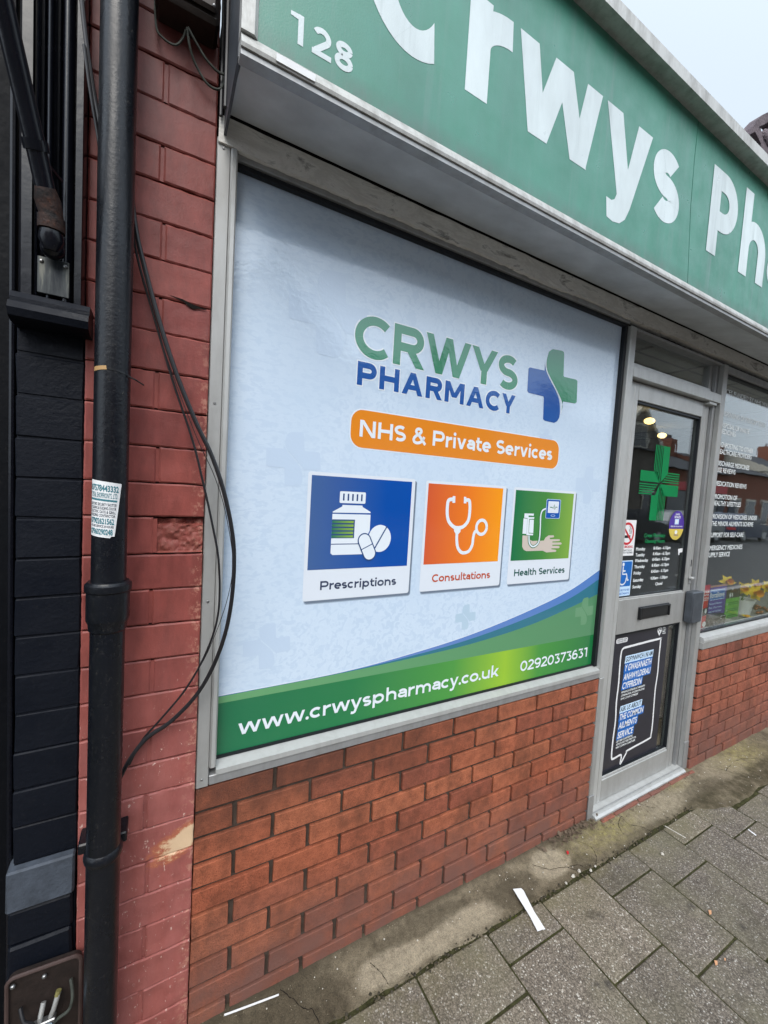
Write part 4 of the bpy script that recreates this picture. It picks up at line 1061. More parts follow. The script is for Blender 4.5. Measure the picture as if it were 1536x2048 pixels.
# solid quadrants
mb.flat([(2.2305, GZ1), (A[1], GZ1), (A[1], HZ1+.001), (2.30, HZ1), (CX+.004, CZ+.006)], YS, M_GREEN_P)
mb.flat([(HX0, HZ1), (2.195, HZ1), (CX-.004, CZ+.004), (CX-.01, CZ+.0035), (HX0, CZ+.0035)], YS, M_GREEN_P)
mb.flat([(CX-.0, CZ-.004), (2.262, HZ0), (HX1, HZ0), (HX1, CZ-.0035), (CX+.012, CZ-.0035)], YS, M_GREEN_P)
mb.flat([(A[0], GZ0), (2.2245, GZ0), (2.2245, CZ-.004), (2.19, HZ0), (A[0], HZ0)], YS, M_GREEN_P)
for i in range(5):
    xa = A[0]+i*.0148; zb = max(CZ+.004, CZ+.004+(2.2275-xa-.009)*1.05)
    mb.flat([(xa, GZ1), (xa+.0085, GZ1), (xa+.0085, zb-.009 if zb > CZ+.02 else CZ+.004), (xa, zb)], YS, M_GREEN_P)
    xa = 2.2295+i*.0140; zt = CZ-.004-(xa-2.2275)*.9
    mb.flat([(xa, GZ0), (xa+.0065, GZ0), (xa+.0065, zt-.006), (xa, zt)], YS, M_GREEN_P)
    za = CZ+.0055+i*.0125; xb = CX+.012+(za-CZ)*.95
    mb.flat([(xb, za), (HX1, za), (HX1, za+.0068), (xb+.006, za+.0068)], YS, M_GREEN_P)
    za = CZ-.0125-i*.0125; xb = CX-.012+(za-CZ)*.95
    mb.flat([(HX0, za), (xb, za), (xb+.006, za+.0068), (HX0, za+.0068)], YS, M_GREEN_P)
mb.build('cross_sheet', t)
# opening hours
t = thing('opening_hours', 'white opening hours lettering under a green heading on door glass', 'lettering', (2.22, YS, 1.24))
mb = MB(); small(mb, 'Crwys Pharmacy', 2.127, 2.327, 1.375, .020, YS, M_GREENL, .004, .12); small(mb, 'Opening Hours', 2.140, 2.327, 1.345, .019, YS, M_GREENL, .004, .12); mb.build('green_heading', t)
mb = MB(); mbt = MB()
for d_, z, x1, h_ in (('Monday', 1.306, 2.150, '8.45am - 6.15pm'), ('Tuesday', 1.275, 2.150, '8.45am - 6.15pm'), ('Wednesday', 1.2445, 2.187, '8.45am - 6.15pm'), ('Thursday', 1.212, 2.161, '8.45am - 6.15pm'), ('Friday', 1.179, 2.133, '8.45am - 6.15pm'), ('Saturday', 1.141, 2.161, '9.00am - 1.00pm'), ('Sunday', 1.106, 2.145, 'Closed')):
    small(mb, d_, 2.066, x1, z, .0155, YS, M_LETTER, .028)
    if h_ == 'Closed': small(mbt, h_, 2.280, 2.349, z+.003, .0155, YS, M_LETTER, .028)
    else: small(mbt, h_, 2.227, 2.396, z+.002, .0155, YS, M_LETTER, .028)
mb.build('day_names', t); mbt.build('opening_times', t)
# no smoking sign
t = thing('no_smoking_sign', 'white no smoking sticker with red ring at the door edge', 'sign', (1.985, YS, 1.37))
mb = MB(); mb.box(1.9285, 2.046, YS, YS+.0006, 1.281, 1.464, M_WHITE); mb.build('sheet', t)
mb = MB(); c = (1.976, 1.394); strip(mb, [(c[0]+.052*math.cos(a*.157), c[1]+.052*math.sin(a*.157)) for a in range(41)], .012, YS-.0003, M_RED_P)
strip(mb, [(c[0]-.036, c[1]+.036), (c[0]+.036, c[1]-.036)], .011, YS-.0006, M_RED_P); mb.build('red_ring', t)
mb = MB(); mb.flat([(1.944, 1.372), (2.004, 1.372), (2.004, 1.386), (1.944, 1.386)], YS-.0004, M_BLACK); strip(mb, [(1.995, 1.392), (1.999, 1.402), (1.991, 1.412), (1.998, 1.424), (1.99, 1.434)], .004, YS-.0004, M_BLACK); strip(mb, [(2.006, 1.392), (2.010, 1.404), (2.003, 1.414), (2.008, 1.422)], .004, YS-.0004, M_BLACK); mb.build('cigarette', t)
mb = MB(); small(mb, 'NO SMOKING', 1.9295, 2.032, 1.321, .012, YS-.0003, M_RED_P, .03); small(mb, 'IT IS AGAINST THE LAW', 1.9295, 2.030, 1.305, .008, YS-.0003, M_INK, .01); small(mb, 'TO SMOKE IN THESE PREMISES', 1.9295, 2.036, 1.293, .008, YS-.0003, M_INK, .01); mb.build('wording', t)
# wheelchair sign
t = thing('wheelchair_sign', 'blue and white wheelchair access sticker at the door edge', 'sign', (1.985, YS, 1.16))
mb = MB(); mb.box(1.9285, 2.0475, YS, YS+.0006, 1.068, 1.256, M_PALEBLUE); mb.build('sheet', t)
mb = MB(); mb.flat(rrect(1.9288, 2.0425, 1.122, 1.251, .006), YS-.0003, M_BLUE_P); mb.build('blue_field', t)
mb = MB(); q = YS-.0006; mb.flat(oval(1.968, 1.237, .009, .0095), q, M_WHITE); strip(mb, [(1.968, 1.226), (1.968, 1.186), (2.002, 1.186), (2.014, 1.152), (2.024, 1.155)], .008, q, M_WHITE); mb.flat([(1.968, 1.206), (1.99, 1.206), (1.99, 1.199), (1.968, 1.199)], q-.0001, M_WHITE)
strip(mb, [(1.972+.030*math.cos(math.radians(a)), 1.162+.030*math.sin(math.radians(a))) for a in range(130, 381, 12)], .007, q-.0002, M_WHITE); mb.build('wheelchair_symbol', t)
mb = MB(); small(mb, 'PLEASE ASK IF YOU NEED', 1.9295, 2.040, 1.098, .010, YS-.0003, M_BLUE_P, .02); small(mb, 'ASSISTANCE', 1.9295, 2.038, 1.080, .010, YS-.0003, M_BLUE_P, .02); mb.build('wording', t)
# round badge
t = thing('round_badge', 'purple and yellow egg shaped badge stuck on the door glass', 'sticker', (2.435, YS, 1.44))
mb = MB(); P = oval(2.436, 1.440, .078, .082, 40); top = [p for p in P if p[1] >= 1.4215]; bot = [p for p in P if p[1] < 1.4215]
top = sorted(top, key=lambda p: math.atan2(p[1]-1.43, p[0]-2.436) % 6.283 if p[1] > 1.43 else (0 if p[0] > 2.436 else 3.2)); bot = sorted(bot, key=lambda p: p[0])
mb.flat([(2.512, 1.4215)]+top+[(2.36, 1.4215)], YS, M_PURPLE_P); mb.build('purple_part', t)
mb = MB(); mb.flat([(2.36, 1.4205)]+bot+[(2.512, 1.4205)], YS, M_YELLOW_P); mb.build('yellow_part', t)
mb = MB(); small(mb, 'SAFE', 2.415, 2.458, 1.497, .010, YS-.0003, M_LETTER, .02); small(mb, 'SPACE', 2.405, 2.47, 1.481, .011, YS-.0003, M_LETTER, .03); mb.flat([(2.413, 1.446), (2.455, 1.446), (2.455, 1.476), (2.413, 1.476)], YS-.0003, M_PALEBLUE); mb.flat([(2.420, 1.452), (2.44, 1.452), (2.44, 1.47), (2.42, 1.47)], YS-.0005, M_WHITE)
small(mb, 'HERE FOR YOU ALWAYS', 2.375, 2.498, 1.431, .007, YS-.0003, M_LETTER, .02); mb.flat(oval(2.436, 1.402, .014, .011), YS-.0003, M_WHITE); small(mb, 'WALES', 2.414, 2.459, 1.381, .008, YS-.0003, M_PURPLE_P, .02); mb.build('badge_print', t)
t = thing('small_sticker', 'scrap of torn white sticker on the right of door glass', 'sticker', (2.505, YS, 1.29))
mb = MB(); mb.flat([(2.478, 1.306), (2.526, 1.310), (2.528, 1.287), (2.498, 1.284), (2.498, 1.272), (2.486, 1.270)], YS, M_WHITE); mb.build('torn_sheet', t)
# poster in the lower pane
t = thing('service_poster', 'charcoal poster with a white speech bubble in the lower door glass', 'poster', (2.2, .0512, .50))
mb = MB(); mb.box(1.9285, 2.462, .0513, .0517, .1345, .868, M_POSTER); mb.build('sheet', t)
q = .0510
bub = [(2.045, .792), (2.375, .798), (2.392, .786), (2.392, .70), (2.396, .60), (2.388, .50), (2.392, .40), (2.396, .30), (2.392, .232), (2.375, .215), (2.175, .200), (2.160, .188), (2.112, .138), (2.116, .172), (2.106, .192), (2.050, .187), (2.026, .200), (2.024, .30), (2.030, .40), (2.022, .50), (2.026, .60), (2.022, .70), (2.024, .775)]
mb = MB(); strip(mb, catmull(bub+[bub[0]], 3), .0115, q, M_WHITE); mb.build('speech_bubble', t)
mb = MB()
def bar(x0, x1, z0, z1, m_): mb.flat([(x0, z0), (x1, z0), (x1+.004, z1), (x0+.006, z1)], q, m_)
bar(2.061, 2.326, .704, .744, M_PALEBLUE); bar(2.060, 2.322, .652, .7035, M_BLUE_P); bar(2.058, 2.320, .605, .6515, M_BLUE_P); bar(2.053, 2.245, .558, .6045, M_BLUE_P)
bar(2.058, 2.262, .432, .471, M_PALEBLUE); bar(2.056, 2.288, .385, .4315, M_BLUE_P); bar(2.056, 2.236, .337, .3845, M_BLUE_P); bar(2.052, 2.208, .285, .3365, M_BLUE_P); mb.build('caption_bars', t)
mb = MB(); mb2 = MB(); q2 = q-.0003
for s_, x0, x1, z, H, m_ in (('GOFYNNWCH I NI AM', 2.068, 2.320, .712, .025, M_INK), ('Y GWASANAETH', 2.066, 2.316, .661, .034, M_WHITE), ('ANHWYLDERAU', 2.064, 2.314, .612, .033, M_WHITE), ('CYFFREDIN', 2.060, 2.236, .565, .033, M_WHITE), ('ASK US ABOUT', 2.064, 2.256, .440, .025, M_INK), ('THE COMMON', 2.062, 2.282, .393, .032, M_WHITE), ('AILMENTS', 2.062, 2.228, .345, .033, M_WHITE), ('SERVICE', 2.060, 2.200, .293, .034, M_WHITE),
        ('MYNNWCH GYNGOR A THRINIAETH', 2.058, 2.275, .5415, .0105, M_LETTER), ('CYFRINACHOL AM DDIM AR GYFER', 2.058, 2.275, .524, .0105, M_LETTER), ('SAWL CYFLWR CYFFREDIN', 2.058, 2.215, .5065, .0105, M_LETTER), ('GET FREE CONFIDENTIAL', 2.056, 2.205, .272, .0105, M_LETTER), ('ADVICE AND TREATMENT FOR', 2.056, 2.238, .255, .0105, M_LETTER), ('MANY COMMON CONDITIONS', 2.056, 2.232, .238, .0105, M_LETTER)):
    small(mb if z > .5 else mb2, s_, x0, x1, z, H, q2, m_, .022, .12)
mb.build('welsh_wording', t); mb2.build('english_wording', t)
mb = MB(); mb.flat(rrect(1.970, 2.069, .822, .8475, .010), q, M_WHITE); small(mb, 'DEWIS DA', 1.977, 2.062, .836, .008, q2, M_INK, .02); small(mb, 'CHOOSE WELL', 1.977, 2.062, .826, .0075, q2, M_INK, .02); mb.build('slogan_badge', t); mb = MB()
mb.flat([(2.372, .815), (2.350, .842), (2.350, .858), (2.372, .866), (2.394, .858), (2.394, .842)], q, M_WHITE)
for a, b in ((2.361, .851), (2.383, .851), (2.372, .838), (2.372, .857)): mb.flat(oval(a, b, .005, .005, 10), q2, M_POSTER)
small(mb, 'GIG', 2.402, 2.43, .855, .009, q, M_LETTER, .02); small(mb, 'CYMRU', 2.402, 2.436, .843, .008, q, M_LETTER, .02); small(mb, 'NHS', 2.402, 2.43, .832, .009, q, M_LETTER, .03); small(mb, 'WALES', 2.402, 2.436, .821, .008, q, M_LETTER, .02); mb.build('health_service_logo', t)

# ================================================================== RIGHT WINDOW
t = thing('shop_window', 'clear glass shop window with white list of services to the right', 'window', (3.5, .03, .72))
mb = MB(); mb.cbox(2.704, 2.7085, .0, .07, .80, 2.36, .001, M_ALU); mb.cbox(2.709, 6.40, .0, .07, 2.325, 2.36, .002, M_ALU_D); mb.cbox(6.40, 6.448, -.004, .07, .725, 2.36, .002, M_ALU)
mb.cbox(2.7055, 6.3995, -.024, .07, .7155, .7555, .002, M_ALU); mb.build('frame', t, smooth=True)
mb = MB(); mb.xprism([(-.026, .756), (-.026, .768), (-.020, .784), (.028, .7945), (.07, .7945), (.07, .756)], 2.7095, 6.3995, M_ALU_L); mb.build('sill', t)
mb = MB(); mb.box(2.7095, 6.3995, .018, .045, .7950, .8035, M_GASKET); mb.box(2.7095, 6.3995, .016, .045, 2.316, 2.3245, M_GASKET); mb.build('gasket', t)
mb = MB(); pane = mb; mb.box(2.709, 6.3995, .0312, .0362, .8037, 2.3158, M_GLASS); pane = mb.build('pane', t)
mb = MB(); y_ = .0306
for s_, x0, x1, z in (('SERVICES FUNDED BY NHS WALES:', 2.665, 3.44, 2.222), ('DISPENSING OF PRESCRIPTIONS', 2.762, 3.36, 2.094), ('DISPOSAL OF WASTE', 2.764, 3.14, 2.027), ('MEDICINES', 2.764, 2.962, 1.990), ('SIGNPOSTING TO OTHER', 2.764, 3.222, 1.913), ('HEALTHCARE PROVIDERS', 2.764, 3.210, 1.873), ('DISCHARGE MEDICINES', 2.770, 3.194, 1.804), ('USE REVIEWS', 2.772, 3.012, 1.764), ('MEDICATION REVIEWS', 2.772, 3.183, 1.684), ('PROMOTION OF', 2.772, 3.073, 1.606), ('HEALTHY LIFESTYLES', 2.772, 3.133, 1.566), ('PROVISION OF MEDICINES UNDER', 2.772, 3.390, 1.486), ('THE MINOR AILMENTS SCHEME', 2.774, 3.343, 1.443), ('SUPPORT FOR SELF-CARE', 2.772, 3.219, 1.374), ('EMERGENCY MEDICINES', 2.772, 3.221, 1.295), ('SUPPLY SERVICE', 2.772, 3.058, 1.252)):
    small(mb, s_, x0, x1, z, .0275, y_, M_LETTER, .012)
mb.build('services_lettering', pane)

# ================================================================== FASCIA SIGN
t = thing('fascia_sign', 'long green fascia sign reading Crwys Pharmacy with boxed grey soffit', 'sign', (2.1, -.12, 2.4))
XE = 6.45; YF = -.25
mb = MB(); mb.prism([(.0475, 2.4265), (1.7005, 2.4265), (1.6675, 2.71), (1.6605, 2.88), (1.6635, 3.06), (.0475, 3.06)], YF, YF+.02, M_SIGN)
mb.prism([(1.7050, 2.4265), (XE-.01, 2.4265), (XE-.01, 3.06), (1.6680, 3.06), (1.6655, 2.88), (1.6725, 2.71)], YF+.0007, YF+.02, M_SIGN); mb.build('green_panel', t)
mb = MB(); mb.box(.022, XE, YF+.0205, -.05, 2.462, 3.05, M_CRACK); mb.build('box_core', t)
mb = MB(); mb.xprism([(YF-.010, 2.3955), (YF-.012, 2.402), (YF-.010, 2.412), (YF-.002, 2.426), (YF+.03, 2.426), (YF+.03, 2.3955)], .016, 1.255, M_TRIM); mb.xprism([(YF-.010, 2.3955), (YF-.012, 2.402), (YF-.010, 2.412), (YF-.002, 2.426), (YF+.03, 2.426), (YF+.03, 2.3955)], 1.2562, XE, M_TRIM)
mb.box(.016, XE, YF-.006, YF+.02, 2.384, 2.3945, M_ALU_D); mb.build('bottom_trim', t)
mb = MB(); mb.zprism([(.015, YF-.010), (.040, YF-.010), (.047, YF-.003), (.047, YF+.02), (.015, YF+.02)], 2.4268, 3.02, M_TRIM); mb.build('left_trim', t)
mb = MB(); mb.xprism([(YF-.050, 3.019), (YF-.050, 3.060), (YF+.03, 3.075), (YF+.03, 3.025), (YF-.001, 3.022), (YF-.04, 3.019)], .010, XE+.005, M_TRIM); mb.build('top_trim', t, label='pale top trim overhanging the green panel')
mb = MB(); mb.xprism([(YF+.022, 2.392), (-.018, 2.449), (-.018, 2.455), (YF+.022, 2.399)], .022, XE, M_SOFFIT); mb.build('soffit', t)
mb = MB(); mb.prism([(.0145, 2.40), (.0145, 3.06), (.021, 3.06), (.021, 2.40)], YF+.021, -.012, M_GUARD); mb.build('end_cap', t)
mb = MB(); mb.box(.0, XE, YF+.03, .25, 3.0755, 3.085, M_GUARD); mb.build('roof_flashing', t)
for ch, x0, x1 in (('C', .262, .517), ('r', .562, .712), ('w', .737, 1.107), ('y', 1.127, 1.386), ('s', 1.404, 1.588), ('P', 1.811, 2.037), ('h', 2.092, 2.336), ('a', 2.360, 2.57), ('r', 2.63, 2.78), ('m', 2.80, 3.18), ('a', 3.21, 3.415), ('c', 3.45, 3.64), ('y', 3.65, 3.905)):
    mb = MB(); put(mb, 'Ç' if ch == 'C' else ('ÿ' if ch == 'y' else ch), x0, x1, 2.590, .334, .225, YF-.0006, M_SIGNW); mb.build('sign_letter', t)
for ch, x0, x1 in (('1', .111, .139), ('2', .158, .2015), ('8', .209, .2525)):
    mb = MB(); put(mb, ch, x0, x1, 2.4655, .0585, .20, YF-.0006, M_SIGNW); mb.build('house_number_digit', t)
mb = MB(); mb.prism([(.083, 2.399), (.165, 2.399), (.165, 2.413), (.083, 2.413)], YF-.0138, YF-.0122, M_WHITE); mb.build('blank_label', t, label='small blank white label on the bottom trim')
# weathered board between soffit and window heads
mb = MB(); n = 620; up = []; lo = []
for i in range(n+1):
    x = 0.003+6.44*i/n; lo.append((x, 2.383+.006*fbm(x*3, 1, 2)+.003*fbm(x*30, 4, 2))); up.append((x, 2.444))
for i in range(n):
    a, b, c, d = lo[i], lo[i+1], up[i+1], up[i]
    ya = -.010+.002*fbm(a[0]*12, 3, 3); yb = -.010+.002*fbm(b[0]*12, 3, 3)
    mb.face([(a[0], ya, a[1]), (b[0], yb, b[1]), (c[0], yb-.003, c[1]), (d[0], ya-.003, d[1])], M_BOARD)
    mb.face([(a[0], .03, a[1]), (b[0], .03, b[1]), (b[0], yb, b[1]), (a[0], ya, a[1])], M_BOARD)
mb.box(.003, 6.44, .0302, .05, 2.39, 2.60, M_CRACK); mb.box(.004, 6.44, -.009, .03, 2.4475, 2.452, M_CRACK)
tag(mb.build('weathered_board', loc=(2.1, 0, 2.4)), 'long weathered timber board with flaking paint under the sign', 'board')

# ================================================================== LEFT NEIGHBOUR: black pier, pilaster, pipes
t = thing('black_pier', 'black painted brick pier with pale grey stone at its foot', 'wall', (-.32, .05, GZ))
mb = MB(); zs = [1.885-.0893*i for i in range(15)]
for i in range(14): mb.cbox(-.3785, -.2605, random.uniform(-.0015, .0015), .05, zs[i+1]+.0018, zs[i]-.0018, .0026, M_BLACKBRICK, .0016)
mb.build('upper_bricks', t); mb = MB()
for i, (a, b) in enumerate(((.528, .445), (.442, .357), (.354, .27), (.267, .18), (.177, .09), (.087, -.06))): mb.cbox(-.3865, -.2665, -.010+random.uniform(-.002, .002), .05, b, a, .005, M_BLACKBRICK, .0015)
mb.build('lower_bricks', t)
mb = MB(); mb.cbox(-.388, -.2625, -.016, .05, .532, .632, .004, M_GREYSTONE, .001); mb.build('grey_stone', t, smooth=True)
mb = MB(); mb.box(-.377, -.262, .0035, .10, -.10, 1.885, M_BLACKBRICK); mb.build('joints', t)
def plate():
    m, t, p = base('stained_metal_plate'); setp(p, .4, .5, .5)
    t.links.new(ramp(t, noise(t, pos(t, (1, 1, .12)), 90, 4), [(.35, (.015, .018, .022)), (.55, (.05, .055, .055)), (.7, (.13, .13, .11))]), p.inputs['Base Color']); return m
M_PLATE = plate()
t = thing('fluted_pilaster', 'glossy black fluted pilaster above the black brick pier', 'pilaster', (-.31, -.02, 1.84))
prof = [(-.368, .05), (-.368, -.030), (-.362, -.040), (-.345, -.042), (-.3445, -.026), (-.3405, -.024), (-.3385, -.042)]
def flute(x0, x1, d=.016, n=8): return [(x0+(x1-x0)*k/n, -.046+d*math.sin(math.pi*k/n)**.7) for k in range(n+1)]
def reed(x0, x1, d=.014, n=8): return [(x0+(x1-x0)*k/n, -.034-d*math.sin(math.pi*k/n)**.8) for k in range(n+1)]
prof += flute(-.336, -.326)+reed(-.325, -.311)+flute(-.3105, -.301)+reed(-.300, -.279)+[(-.2785, -.030), (-.2775, -.022), (-.2745, -.022), (-.2735, -.046), (-.262, -.046), (-.2595, -.040), (-.2595, .05)]
mb = MB(); mb.zprism(prof, 1.905, 3.40, M_BLACKGLOSS); mb.build('shaft', t, smooth=True, angle=50)
mb = MB(); mb.xprism([(.05, 1.845), (-.050, 1.845), (-.066, 1.852), (-.072, 1.866), (-.066, 1.880), (-.056, 1.884), (-.056, 1.892), (-.048, 1.9045), (.05, 1.9045)], -.376, -.2445, M_BLACKBRICK); mb.build('base_moulding', t, smooth=True, angle=30)
mb = MB(); mb.cbox(-.334, -.281, -.0505, -.047, 1.912, 1.985, .001, M_PLATE)
for a in (-.327, -.287): mb.ball((a, -.051, 1.975), .004, M_SCREW)
mb.build('nail_plate', t)
t = thing('timber_doorpost', 'black timber door post with beaded edge at far left', 'door post', (-.46, .06, GZ))
mb = MB(); mb.cbox(-.70, -.396, .035, .12, -.05, 3.40, .003, M_BLACKMATT); mb.build('post', t)
mb = MB(); mb.tube([(-.392, .03, -.05), (-.392, .03, 3.4)], .006, M_BLACKGLOSS, 8); mb.box(-.3885, -.379, .05, .12, -.05, 3.4, M_CRACK); mb.build('bead', t, smooth=True)
# wall above
t = thing('upper_wall', 'dark painted house wall rising behind the pilaster and pipe', 'wall', (-.5, .2, 1.9))
mb = MB(); mb.box(-3.0, -.2585, .052, .30, 1.886, 4.2, M_BLACKMATT); mb.box(-3.0, -.705, .04, .30, -.1, 1.884, M_BLACKBRICK); mb.box(-.704, -.2625, .125, .30, -.1, 1.884, M_BLACKBRICK); mb.build('masonry', t)
# diagonal pipe
t = thing('rusty_pipe', 'black slanting service pipe with a rusted elbow on the pilaster', 'pipe', (-.31, -.09, 2.1))
pA = onY(8, 20, -.20); pB = onY(70, 285, -.125); pC = onY(92, 385, -.10); pD = onY(103, 432, -.088); pE = onY(103, 470, -.085)
mb = MB(); d = (pB-pA).normalized(); mb.tube([pA-d*.6, pA, pB, pC], .0165, M_BLACKGLOSS, 16); mb.tube([pB-d*.004, pB+d*.012], .0205, M_BLACKGLOSS, 16); mb.build('pipe', t, smooth=True)
mb = MB(); mb.tube([pC-d*.008, pC+d*.012, pD, pD+(pE-pD)*.6], [.0165, .0215, .0195, .0205], M_RUST, 16); mb.build('elbow', t, smooth=True)
mb = MB(); e = (pE-pD).normalized(); mb.tube([pD+e*.004, pD+e*.028], .0225, M_RUST, 16); mb.tube([pD+e*.029, pD+e*.046, pD+e*.066], [.019, .0215, .012], M_BLACKGLOSS, 16); mb.build('coupling', t, smooth=True)
mb = MB(); g_ = pE+Vector((.0, .012, -.022)); mb.ball(g_, .021, M_BLACKGLOSS, 14, 10, (1, .9, .95)); mb.build('fixing_boss', t, smooth=True)
mb = MB(); c1 = onY(78, 345, -.07); c2 = onY(122, 362, -.07); mb.tube([c1, (c1+c2)/2+Vector((0, -.052, 0)), c2], .004, M_BLACKGLOSS, 8); mb.build('pipe_clip', t, smooth=True)
# downpipe
PX_, PY_, PR = -.1985, -.080, .0335
t = thing('drainpipe', 'round black drainpipe running down the red pier with socket collar', 'drainpipe', (PX_, PY_, GZ))
mb = MB(); mb.lathe((PX_, PY_, 0), [(PR+.0005, -.05), (PR, .66), (PR, 1.205), (PR, 3.40)], M_PIPE, 40); mb.build('pipe', t, smooth=True)
mb = MB(); mb.lathe((PX_, PY_, 0), [(PR, 1.196), (PR+.003, 1.200), (PR+.004, 1.214), (PR+.0075, 1.222), (PR+.008, 1.226), (PR+.008, 1.286), (PR+.011, 1.289), (PR+.0115, 1.296), (PR+.011, 1.303), (PR+.0075, 1.306), (PR+.006, 1.309), (PR, 1.3095)], M_PIPE, 40); mb.build('socket_collar', t, smooth=True, angle=30)
mb = MB(); mb.lathe((PX_, PY_, 0), [(PR, .655), (PR+.004, .660), (PR+.0055, .668), (PR+.004, .676), (PR, .682)], M_PIPE, 40); mb.cbox(PX_-.052, PX_+.045, PY_+.02, -.002, .658, .684, .003, M_PIPE); mb.build('bracket', t, smooth=True, angle=30)
mb = MB()
def onpipe(x, z, e=.0006):
    th = (x-PX_)/PR; return (PX_+(PR+e)*math.sin(th), PY_-(PR+e)*math.cos(th), z)
def wrap(mb, P4, mat, e, n=10):
    """quad TL TR BR BL in (arc x, z) laid on the pipe"""
    (a, b, c, d) = P4; v = []; f = []; m = 8
    for i in range(n+1):
        s_ = i/n; T = (a[0]+(b[0]-a[0])*s_, a[1]+(b[1]-a[1])*s_); B = (d[0]+(c[0]-d[0])*s_, d[1]+(c[1]-d[1])*s_)
        for k in range(m+1): v.append(onpipe(T[0]+(B[0]-T[0])*k/m, T[1]+(B[1]-T[1])*k/m, e))
    for i in range(n):
        for k in range(m): f.append((i*(m+1)+k+1, (i+1)*(m+1)+k+1, (i+1)*(m+1)+k, i*(m+1)+k))
    mb.mesh(v, f, mat)
mb = MB(); wrap(mb, [(-.236, 1.770), (-.207, 1.773), (-.206, 1.765), (-.236, 1.761)], M_TAPE, .0012); wrap(mb, [(-.206, 1.770), (-.150, 1.763), (-.150, 1.760), (-.206, 1.766)], M_BLACKPL, .0012)
mb.tube([onpipe(-.165, 1.7605, .002), (-.155, -.10, 1.755), (-.140, -.085, 1.749)], .0016, M_BLACKPL, 6); mb.build('cable_tie', t)
t = thing('trade_sticker', 'white tradesman sticker with phone numbers wrapped on the drainpipe', 'sticker', (PX_, PY_-PR, 1.47))
K0 = -.2385
mb = MB(); wrap(mb, [(K0, 1.5345), (-.1745, 1.5265), (-.1865, 1.412), (K0-.001, 1.417)], M_WHITE, .0006, 14)
wrap(mb, [(K0-.001, 1.4168), (-.1925, 1.4122), (-.195, 1.409), (K0, 1.4145)], M_WHITE, .0006, 10); mb.build('sheet', t)
mb = MB(); lines = (('07578443332', 1.5125, .0125, 1.0, .03), ('TOTAL SHOPFRONTS. LTD.', 1.4985, .0105, .96, .012), ('ELECTRIC SECURITY SHUTTER', 1.4815, .0058, .92, .012), ('FOLDING & SLIDING DOOR', 1.4735, .0058, .90, .012), ('ELECTRIC GATE & GRILL', 1.4655, .0058, .88, .012), ('BUILDING CONTRACTOR', 1.4575, .0058, .87, .012), ('07902621562', 1.4425, .0115, .84, .03), ('WE ARE SERVICE 24 HOURS', 1.4345, .0052, .80, .012), ('07960290248', 1.4195, .0115, .78, .03))
for s_, z, H, k, o_ in lines:
    xr = -.1755-(1.53-z)*.105-.003
    small(mb, s_, K0+.002, xr, z, H, 0, M_TEAL_P if H > .009 else M_INK, o_, fn=lambda x, z_: onpipe(x, z_-(x-K0)*.09, .0010))
xr = -.1785; wrap(mb, [(K0+.001, 1.4958), (xr-.004, 1.4905), (xr-.005, 1.4862), (K0+.001, 1.4915)], M_TEAL_P, .0009); mb.build('printing', t)
# cables between pilaster and pipe, hanging loops
def cable(name, pts, r, label, mat=M_CABLE, group=None, n=8, cat='cable'):
    mb = MB(); mb.tube(catmull([tuple(p) for p in pts], 8), r, mat, n); p0 = pts[0]
    return tag(mb.build(name, loc=tuple(p0), smooth=True), label, cat, group)
def pp(lst): return [tuple(onY(x, y, Y)) for x, y, Y in lst]
cable('cable', pp([(262, 380, -.035), (272, 460, -.042), (288, 530, -.045), (318, 640, -.05), (352, 745, -.055), (390, 840, -.06), (425, 915, -.065), (452, 1000, -.07), (468, 1100, -.07), (462, 1210, -.065), (440, 1300, -.055), (400, 1380, -.04), (345, 1440, -.03), (295, 1475, -.028), (262, 1515, -.035), (238, 1560, -.04)]), .0052, 'thick black cable bowing out in a loop across the window frame')
cable('cable', pp([(258, 420, -.035), (276, 520, -.04), (310, 640, -.042), (345, 760, -.045), (385, 880, -.048), (405, 960, -.05), (425, 1050, -.05), (438, 1130, -.05), (436, 1230, -.045), (410, 1310, -.035), (370, 1380, -.028), (320, 1440, -.022), (285, 1480, -.020), (258, 1530, -.028)]), .0027, 'medium black cable hanging inside the thick loop beside the pipe')
cable('cable', pp([(284, 560, -.04), (330, 705, -.046), (370, 815, -.05), (400, 890, -.055), (428, 950, -.058), (450, 1020, -.064), (465, 1110, -.066), (462, 1165, -.06), (445, 1230, -.05), (415, 1305, -.04), (390, 1350, -.03)]), .0009, 'hair thin black wire running beside the thick cable loop')
cable('cable', pp([(158, -60, -.05), (170, 60, -.05), (185, 170, -.05), (200, 250, -.05), (212, 330, -.045)]), .0045, 'thick black cable slanting behind the top of the drainpipe')
cable('cable', pp([(168, 90, -.055), (180, 180, -.055), (196, 275, -.05), (206, 350, -.045)]), .003, 'thin black cable slanting behind the top of the drainpipe')
M_CABG = simple('grimy_cable', (.045, .05, .042), .6, 0, .3, .4, 60)
cable('cable', pp([(310, -30, -.03), (312, 50, -.03), (325, 75, -.034), (350, 90, -.036), (365, 78, -.04), (372, 60, -.05)]), .0024, 'short grimy grey cable loop under left of the dark box', M_CABG)
cable('cable', pp([(374, 55, -.05), (380, 95, -.04), (392, 130, -.03), (415, 168, -.026), (440, 178, -.024), (450, 150, -.03), (456, 60, -.04), (457, -40, -.04)]), .0028, 'grimy cable drooping lowest from the dark box', M_CABG)
cable('cable', pp([(376, 55, -.05), (395, 90, -.045), (415, 122, -.04), (440, 146, -.036), (455, 138, -.045), (464, 60, -.06), (466, -40, -.06)]), .0028, 'grimy cable drooping highest from the dark box', M_CABG)
